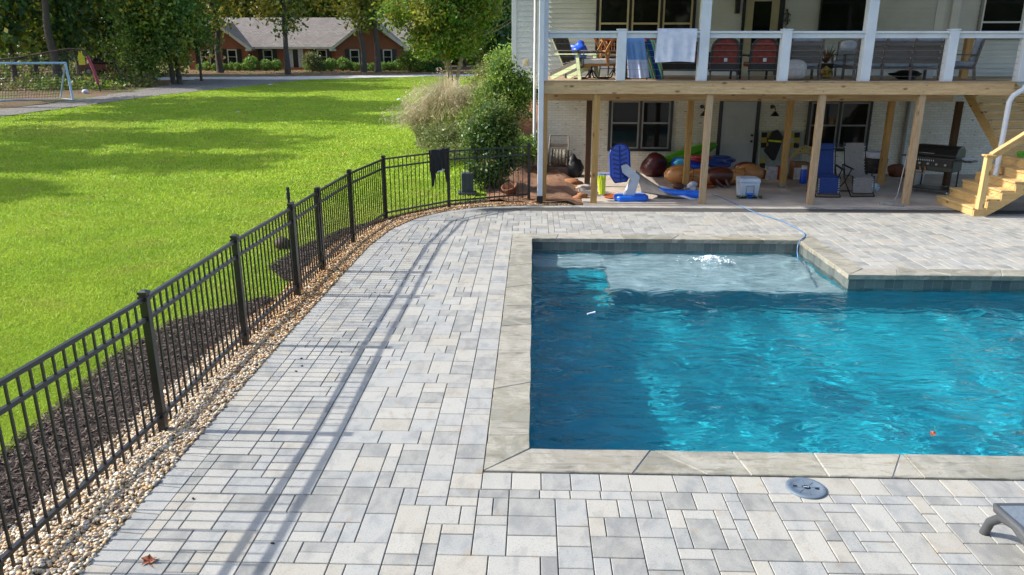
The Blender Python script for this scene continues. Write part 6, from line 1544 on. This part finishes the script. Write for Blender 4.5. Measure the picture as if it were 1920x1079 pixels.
for (px, y, s), lab in zip(((-60, 97, 1.0), (80, 97, 1.0), (205, 96, 1.0), (245, 99, .95), (330, 97, 1.1), (430, 100, 1.1), (540, 102, 1.0), (610, 100, 1.05), (700, 102, 1.1), (800, 100, 1.0), (20, 96, 1.1)), lea): put(Wd, px, y, RNG.random() * 6, lab, s)
ora = ['orange tinted autumn tree behind the left part of the brick roof', 'orange tinted autumn tree behind the roof right of the front door', 'orange tinted autumn tree behind the dark pines', 'orange tinted autumn tree far right behind the crape myrtle']
for (px, y, s), lab in zip(((385, 99, 1.0), (580, 108, 1.1), (110, 98, 1.0), (760, 108, 1.1)), ora): put(WO, px, y, RNG.random() * 6, lab, s)
# far wood: one mass
rg = np.random.default_rng(5)
C = np.c_[rg.uniform(-140, 25, 1500), rg.uniform(108, 128, 1500), rg.uniform(1.0, 20, 1500) ** 1.0]
V, F_, col = leaves(C, 46, (1.3, 1.0, 1.0), .55, GY + G1 + GD + GO[:1], rg)
struct(mesh_np('far_woods', V, F_, M_LEAF, col=col), 'stuff', 'far autumn woods closing the view behind the brick house', 'woods')
C = np.c_[rg.uniform(-60, 70, 700), rg.uniform(-42, -24, 700), rg.uniform(.5, 15, 700)]  # unseen trees added behind the camera for panes and water to reflect
V, F_, col = leaves(C, 40, (1.3, 1.0, 1.0), .6, G1 + GD, rg)
struct(mesh_np('far_woods', V, F_, M_LEAF, col=col), 'stuff', 'unseen green woods added behind the viewer to darken the window reflections', 'woods')
C = np.c_[rg.uniform(-120, -30, 420), rg.uniform(56, 100, 420), rg.uniform(0, 1, 420)]
C[:, 2] = H(C[:, 0], C[:, 1]) + .15 + C[:, 2] ** 2 * 1.6
C = C[(np.abs(C[:, 1] - np.interp(C[:, 0], [-75, -40, -27], [62.5, 63.8, 65.5])) > 3.4) & ~((C[:, 0] > -40) & (C[:, 1] > 76))]
V, F_, col = leaves(C, 60, (.55, .55, .3), .17, G1 + [(.2, .13, .05), (.16, .12, .06)], rg)
struct(mesh_np('undergrowth', V, F_, M_LEAF, col=col), 'stuff', 'low tangled undergrowth below the trees on the left', 'undergrowth')
n = 5200; p = np.c_[rg.uniform(-60, 8, n), rg.uniform(73.5, 80, n)]
chips('fallen_leaves', np.c_[p, H(p[:, 0], p[:, 1]) + .04], np.full(n, .07), np.full(n, .05), M_CHIP, np.array([(.30, .16, .07), (.22, .12, .05), (.34, .22, .1)])[rg.integers(0, 3, n)], 'brown fallen leaves over the yard of the brick house', 'leaves')
# verge of dry undergrowth at the foot of the woods
C = np.c_[rg.uniform(-36, -27.6, 90), rg.uniform(51, 60, 90), rg.uniform(0, .5, 90)]; C[:, 2] += H(C[:, 0], C[:, 1]); C = C[C[:, 0] < np.interp(C[:, 1], [51, 57, 60], [-27.6, -28, -28.5])]
V, F_, col = leaves(C, 60, (.5, .5, .25), .12, G1 + [(.22, .15, .07), (.18, .14, .08)], rg)
struct(mesh_np('undergrowth', V, F_, M_LEAF, col=col), 'stuff', 'dry weedy verge behind the goals', 'undergrowth')

def shrub(name, label, cat, loc, blobs, ncl, nl, ls, pal, spread, seed, stems=5, leafm=None, group=None, asp=.5, droop=0.0):
    rg = np.random.default_rng(seed); T_ = thing(name, label, cat, loc, 0, group)
    mb = MB()
    for k in range(stems):
        c_, r_ = blobs[k % len(blobs)]; mb.tube(smoothp([(rg.normal(0, .06), rg.normal(0, .06), -.15), (c_[0] * .4, c_[1] * .4, c_[2] * .5), (c_[0] + rg.normal(0, .1), c_[1], c_[2] + r_[2] * .3)], 7), np.linspace(.025, .006, 7), 6)
    mb.build('stem', M_BARK, T_)
    C = blob_centers(rg, ncl, blobs, .5); V, F_, col = leaves(C, nl, spread, ls, pal, rg, asp, droop); col = np.minimum(col * 1.3, .6)
    mesh_np('foliage', V, F_, leafm or M_LEAF, T_, col=col); return T_
# shrubs beside the siding house
def gz_(x, y): return (x, y, float(H(x, y)))
shrub('holly_shrub', 'tall glossy dark green shrub behind the last fence panel', 'shrub', gz_(-1.02, 18.8), [((-.1, 0, .6), (.55, .45, .6)), ((.1, .05, 1.3), (.52, .45, .5)), ((.0, 0, 1.75), (.36, .36, .32)), ((-.38, 0, 1.15), (.34, .32, .42)), ((.42, 0, .95), (.3, .3, .5))], 330, 38, .042, GD + [(.05, .10, .02), (.09, .15, .03), (.14, .18, .05)], .10, 91, leafm=M_LEAFD)
shrub('olive_shrub', 'grey green olive toned shrub left of the dark glossy one', 'shrub', gz_(-2.35, 22.0), [((-.5, 0, .5), (.6, .5, .4)), ((.3, 0, .5), (.7, .6, .45)), ((-.1, .1, .8), (.5, .5, .3)), ((-.7, .0, .75), (.3, .4, .25)), ((.2, -.7, .3), (.6, .5, .3))], 170, 34, .038, [(.12, .15, .06), (.16, .19, .08), (.09, .12, .05), (.2, .22, .11)], .13, 92)
shrub('tall_shrub', 'bright green upright shrub against the lower corner of the lap siding', 'shrub', gz_(-.80, 24.0), [((0, 0, .6), (.7, .5, .55)), ((.1, 0, 1.2), (.6, .5, .45)), ((-.1, 0, 1.65), (.42, .4, .35)), ((.5, .1, 1.0), (.4, .4, .5)), ((-.6, 0, .8), (.45, .4, .45))], 300, 36, .046, G1 + GD[:2] + [(.12, .18, .03)], .13, 93)
shrub('tall_shrub', 'far green shrub peeping out behind the upright one at the house corner', 'shrub', gz_(-.75, 28.6), [((0, 0, .6), (.9, .7, .6)), ((.3, 0, 1.2), (.6, .6, .5)), ((-.3, 0, 1.0), (.5, .5, .5))], 200, 34, .055, G1 + [(.14, .2, .04)], .18, 94)
shrub('low_shrub', 'low reddish shrub at the left tip of the planting bed', 'shrub', gz_(-4.75, 35.5), [((0, 0, .35), (.55, .45, .35)), ((.3, 0, .5), (.35, .3, .3))], 60, 34, .05, [(.12, .05, .045), (.16, .10, .06), (.07, .08, .03)], .13, 95)
shrub('flowering_shrub', 'pale sage shrub behind the tan grass, close to the crape myrtle', 'shrub', gz_(-1.9, 34.0), [((0, 0, .8), (.9, .7, .7)), ((.4, 0, 1.2), (.6, .5, .5))], 120, 34, .055, [(.15, .18, .07), (.22, .17, .07), (.10, .14, .04)], .18, 96)
shrub('low_shrub', 'low leafy shrub on the clay slope between the tall shrubs and the white downspout', 'shrub', gz_(-.35, 21.6), [((0, 0, .3), (.5, .6, .3)), ((-.4, .3, .45), (.4, .5, .35))], 120, 34, .045, G1 + GD[:2], .12, 101)
shrub('low_shrub', 'leafy green shrub between the olive shrub and the upright one', 'shrub', gz_(-1.55, 23.2), [((0, 0, .5), (.7, .6, .45)), ((.3, .2, .85), (.5, .5, .35))], 200, 34, .042, [(.12, .18, .04), (.09, .15, .03), (.18, .22, .07)], .13, 102)
M_STRAW = leafmat('straw', .35, .6, (.55, .45, .28))
# ornamental grass: fountains of straw blades
def fountain(label, loc, n, h, r, seed, pal):
    rg = np.random.default_rng(seed); T_ = thing('ornamental_grass', label, 'ornamental grass', loc)
    a = rg.random(n) * 6.283; out = r * rg.random(n) ** .7; hh = h * (.55 + .5 * rg.random(n)); w_ = .006 + .007 * rg.random(n)
    ca, sa = np.cos(a), np.sin(a); b0 = .25 * rg.random(n); segs = 5; V = []
    for k in range(segs + 1):
        f = k / segs; rad = b0 + out * f ** 1.6; z_ = hh * (1 - (1 - f) ** 1.7) - .35 * hh * (out / r) * f ** 3
        c_ = np.stack([ca * rad, sa * rad, z_], 1); wk = (w_ * (1 - .8 * f))[:, None]; s_ = np.stack([-sa, ca, 0 * a], 1)
        V += [c_ - s_ * wk, c_ + s_ * wk]
    V = np.stack(V, 1); m = 2 * (segs + 1); base = (np.arange(n) * m)[:, None]
    F_ = np.concatenate([base + np.array([[2 * k, 2 * k + 1, 2 * k + 3, 2 * k + 2]]) for k in range(segs)], 0)
    col = np.tile(np.array(pal)[rg.integers(0, len(pal), n)] * (.7 + .5 * rg.random((n, 1))), (segs, 1))
    mesh_np('blades', V.reshape(-1, 3), F_, M_STRAW, T_, col=col)
    pn = n // 9; i = rg.integers(0, n, pn)
    C = V.reshape(n, m, 3)[i, -1]
    Vp, Fp, cp = leaves(C, 7, (.03, .03, .08), .035, [(.55, .44, .34), (.62, .52, .42), (.45, .33, .27)], rg, .3); mesh_np('plumes', Vp, Fp, M_STRAW, T_, col=cp)
    return T_
STR = [(.62, .48, .33), (.68, .60, .44), (.50, .44, .25), (.38, .40, .19), (.70, .64, .50), (.34, .38, .20)]
fountain('big fountain of tan ornamental grass in the planting bed', gz_(-2.9, 25.6), 3000, 2.4, 1.5, 1, STR)
fountain('tan ornamental grass clump at the left side of the planting bed', gz_(-3.75, 26.4), 1700, 1.7, 1.35, 2, STR + [(.16, .2, .06)])
fountain('greener ornamental grass clump right of the big tan one', gz_(-1.85, 25.0), 1800, 1.5, 1.0, 3, STR[2:4] + [(.14, .19, .05)])
mb = MB(); mb.tube([(0, 0, -.1), (0, 0, .95)], .07, 10); tag(mb.build('wooden_stake', M_BARK, loc=gz_(-1.75, 22.0)), 'short dark wooden stump among the shrubs', 'post')
# boxwoods in front of the ranch house
rg = np.random.default_rng(6)
BX = thing('boxwood', 'clipped round boxwood at the left end of the row under the brick wall', 'boxwood', (0, 0, 0), 0, 'clipped boxwoods along the brick house')
mb = MB(); mb.tube([(0, 0, -.2), (0, 0, .5)], .05, 6); mb.build('stem', M_BARK, BX)
Cb = blob_centers(rg, 150, [((0, 0, .62), (.52, .52, .50))], .75); V, F_, col = leaves(Cb, 16, .07, .05, G1[:3] + [(.11, .16, .05)], rg); col = col * 1.8; mesh_np('foliage', V, F_, M_LEAFD, BX, col=col)
bxw = [(373, 16, 'left of the left gable'), (387, 22, 'under the first shuttered window'), (405, 18, 'left of the first oak trunk'), (419, 18, 'just right of the first oak trunk'), (432, 20, 'under the second shuttered window'), (445, 20, 'right of the second window'), (459, 20, 'below the right eave of the left gable'), (473, 35, 'tallest in the left row'), (500, 28, 'under the window left of the door'), (519, 27, 'beside the oak trunk at the door'), (577, 26, 'just right of the front door'), (607, 24, 'under the window right of the door'), (622, 30, 'at the inner corner of the right gable'), (644, 32, 'at the left end of the right gable'), (660, 22, 'under the left window of the right gable'), (670, 20, 'left of the dark oak trunk'), (689, 18, 'between the two gable oaks'), (699, 20, 'left of the pale oak trunk'), (719, 22, 'under the right window of the right gable'), (731, 22, 'right of the right gable window'), (746, 28, 'near the right corner of the brick house')]
for i, (px, r_, lab) in enumerate(bxw):
    y = 78.4; s = r_ / 3 * y / 1424 / .52; x = aty(px, 125, y)[0]
    lab = 'clipped round boxwood ' + lab
    if i == 0: BX.location = (x, y, float(H(x, y))); BX.scale = (s,) * 3; BX['label'] = lab
    else: dup(BX, (x, y + rg.normal(0, .15), float(H(x, y))), rg.random() * 6, lab, scale=s)
def xb(px, y): return aty(px, 120, y)[0]
x = xb(585, 77.6); shrub('wild_shrub', 'loose grey green shrub right of the front door of the brick house', 'shrub', gz_(x, 77.6), [((0, 0, .9), (.8, .6, .8)), ((.5, 0, .7), (.5, .5, .6))], 90, 30, .09, [(.09, .12, .05), (.13, .15, .07)], .2, 97)
x = xb(770, 76.8); shrub('wild_shrub', 'bright yellow green shrub by the right corner of the brick house', 'shrub', gz_(x, 76.8), [((0, 0, .9), (1.0, .8, .8)), ((.6, 0, .7), (.7, .6, .6)), ((-.3, 0, 1.3), (.6, .5, .5))], 110, 32, .10, [(.14, .2, .03), (.2, .24, .04), (.08, .14, .02)], .22, 98)
x = xb(800, 77.5); shrub('wild_shrub', 'dark green mounded shrub left of the crape myrtle stems', 'shrub', gz_(x, 77.5), [((0, 0, .7), (1.3, .8, .7)), ((1.0, 0, .6), (.8, .7, .5))], 110, 32, .10, GD + G1, .22, 99)
# red car parked in the woods
cx_ = aty(203, 128, 70.5); T_ = thing('parked_car', 'dark red car mostly hidden behind the trees left of the brick house', 'car', (cx_[0], 70.5, float(H(cx_[0], 70.5))), R(8))
M_CAR = pm('red_paint', '#5a1219', '#4c0f15', 2, .3, spec=.6)
mb = MB(); mb.prism([(-2.2, .35), (2.2, .35), (2.25, .75), (1.5, .92), (.9, 1.0), (-1.4, 1.0), (-2.2, .9)], -.85, .85, 'y'); mb.build('body', M_CAR, T_, .08)
mb = MB(); mb.prism([(-1.5, .98), (.95, .98), (.35, 1.42), (-1.0, 1.45)], -.72, .72, 'y'); c_ = mb.build('cabin', M_GLASS, T_, .06); mb = MB(); mb.bx(-.98, .34, -.70, .70, 1.43, 1.47); mb.build('car_roof', M_CAR, c_, .02)
for x_ in (-1.35, 1.4):
    for y_ in (-.82, .82): mb = MB(); mb.tube([(x_, y_ - .1, .33), (x_, y_ + .1, .33)], .33, 18); w_ = mb.build('wheel', M_DARKPLASTIC, T_); mb = MB(); mb.tube([(x_, y_ - .11, .33), (x_, y_ + .11, .33)], .2, 14); mb.build('rim', M_GALV, w_)
for y_ in (-.6, .6): mb = MB(); mb.ell((2.2, y_, .72), (.06, .16, .08), 10, 6); mb.build('headlight', M_WHITE, T_)
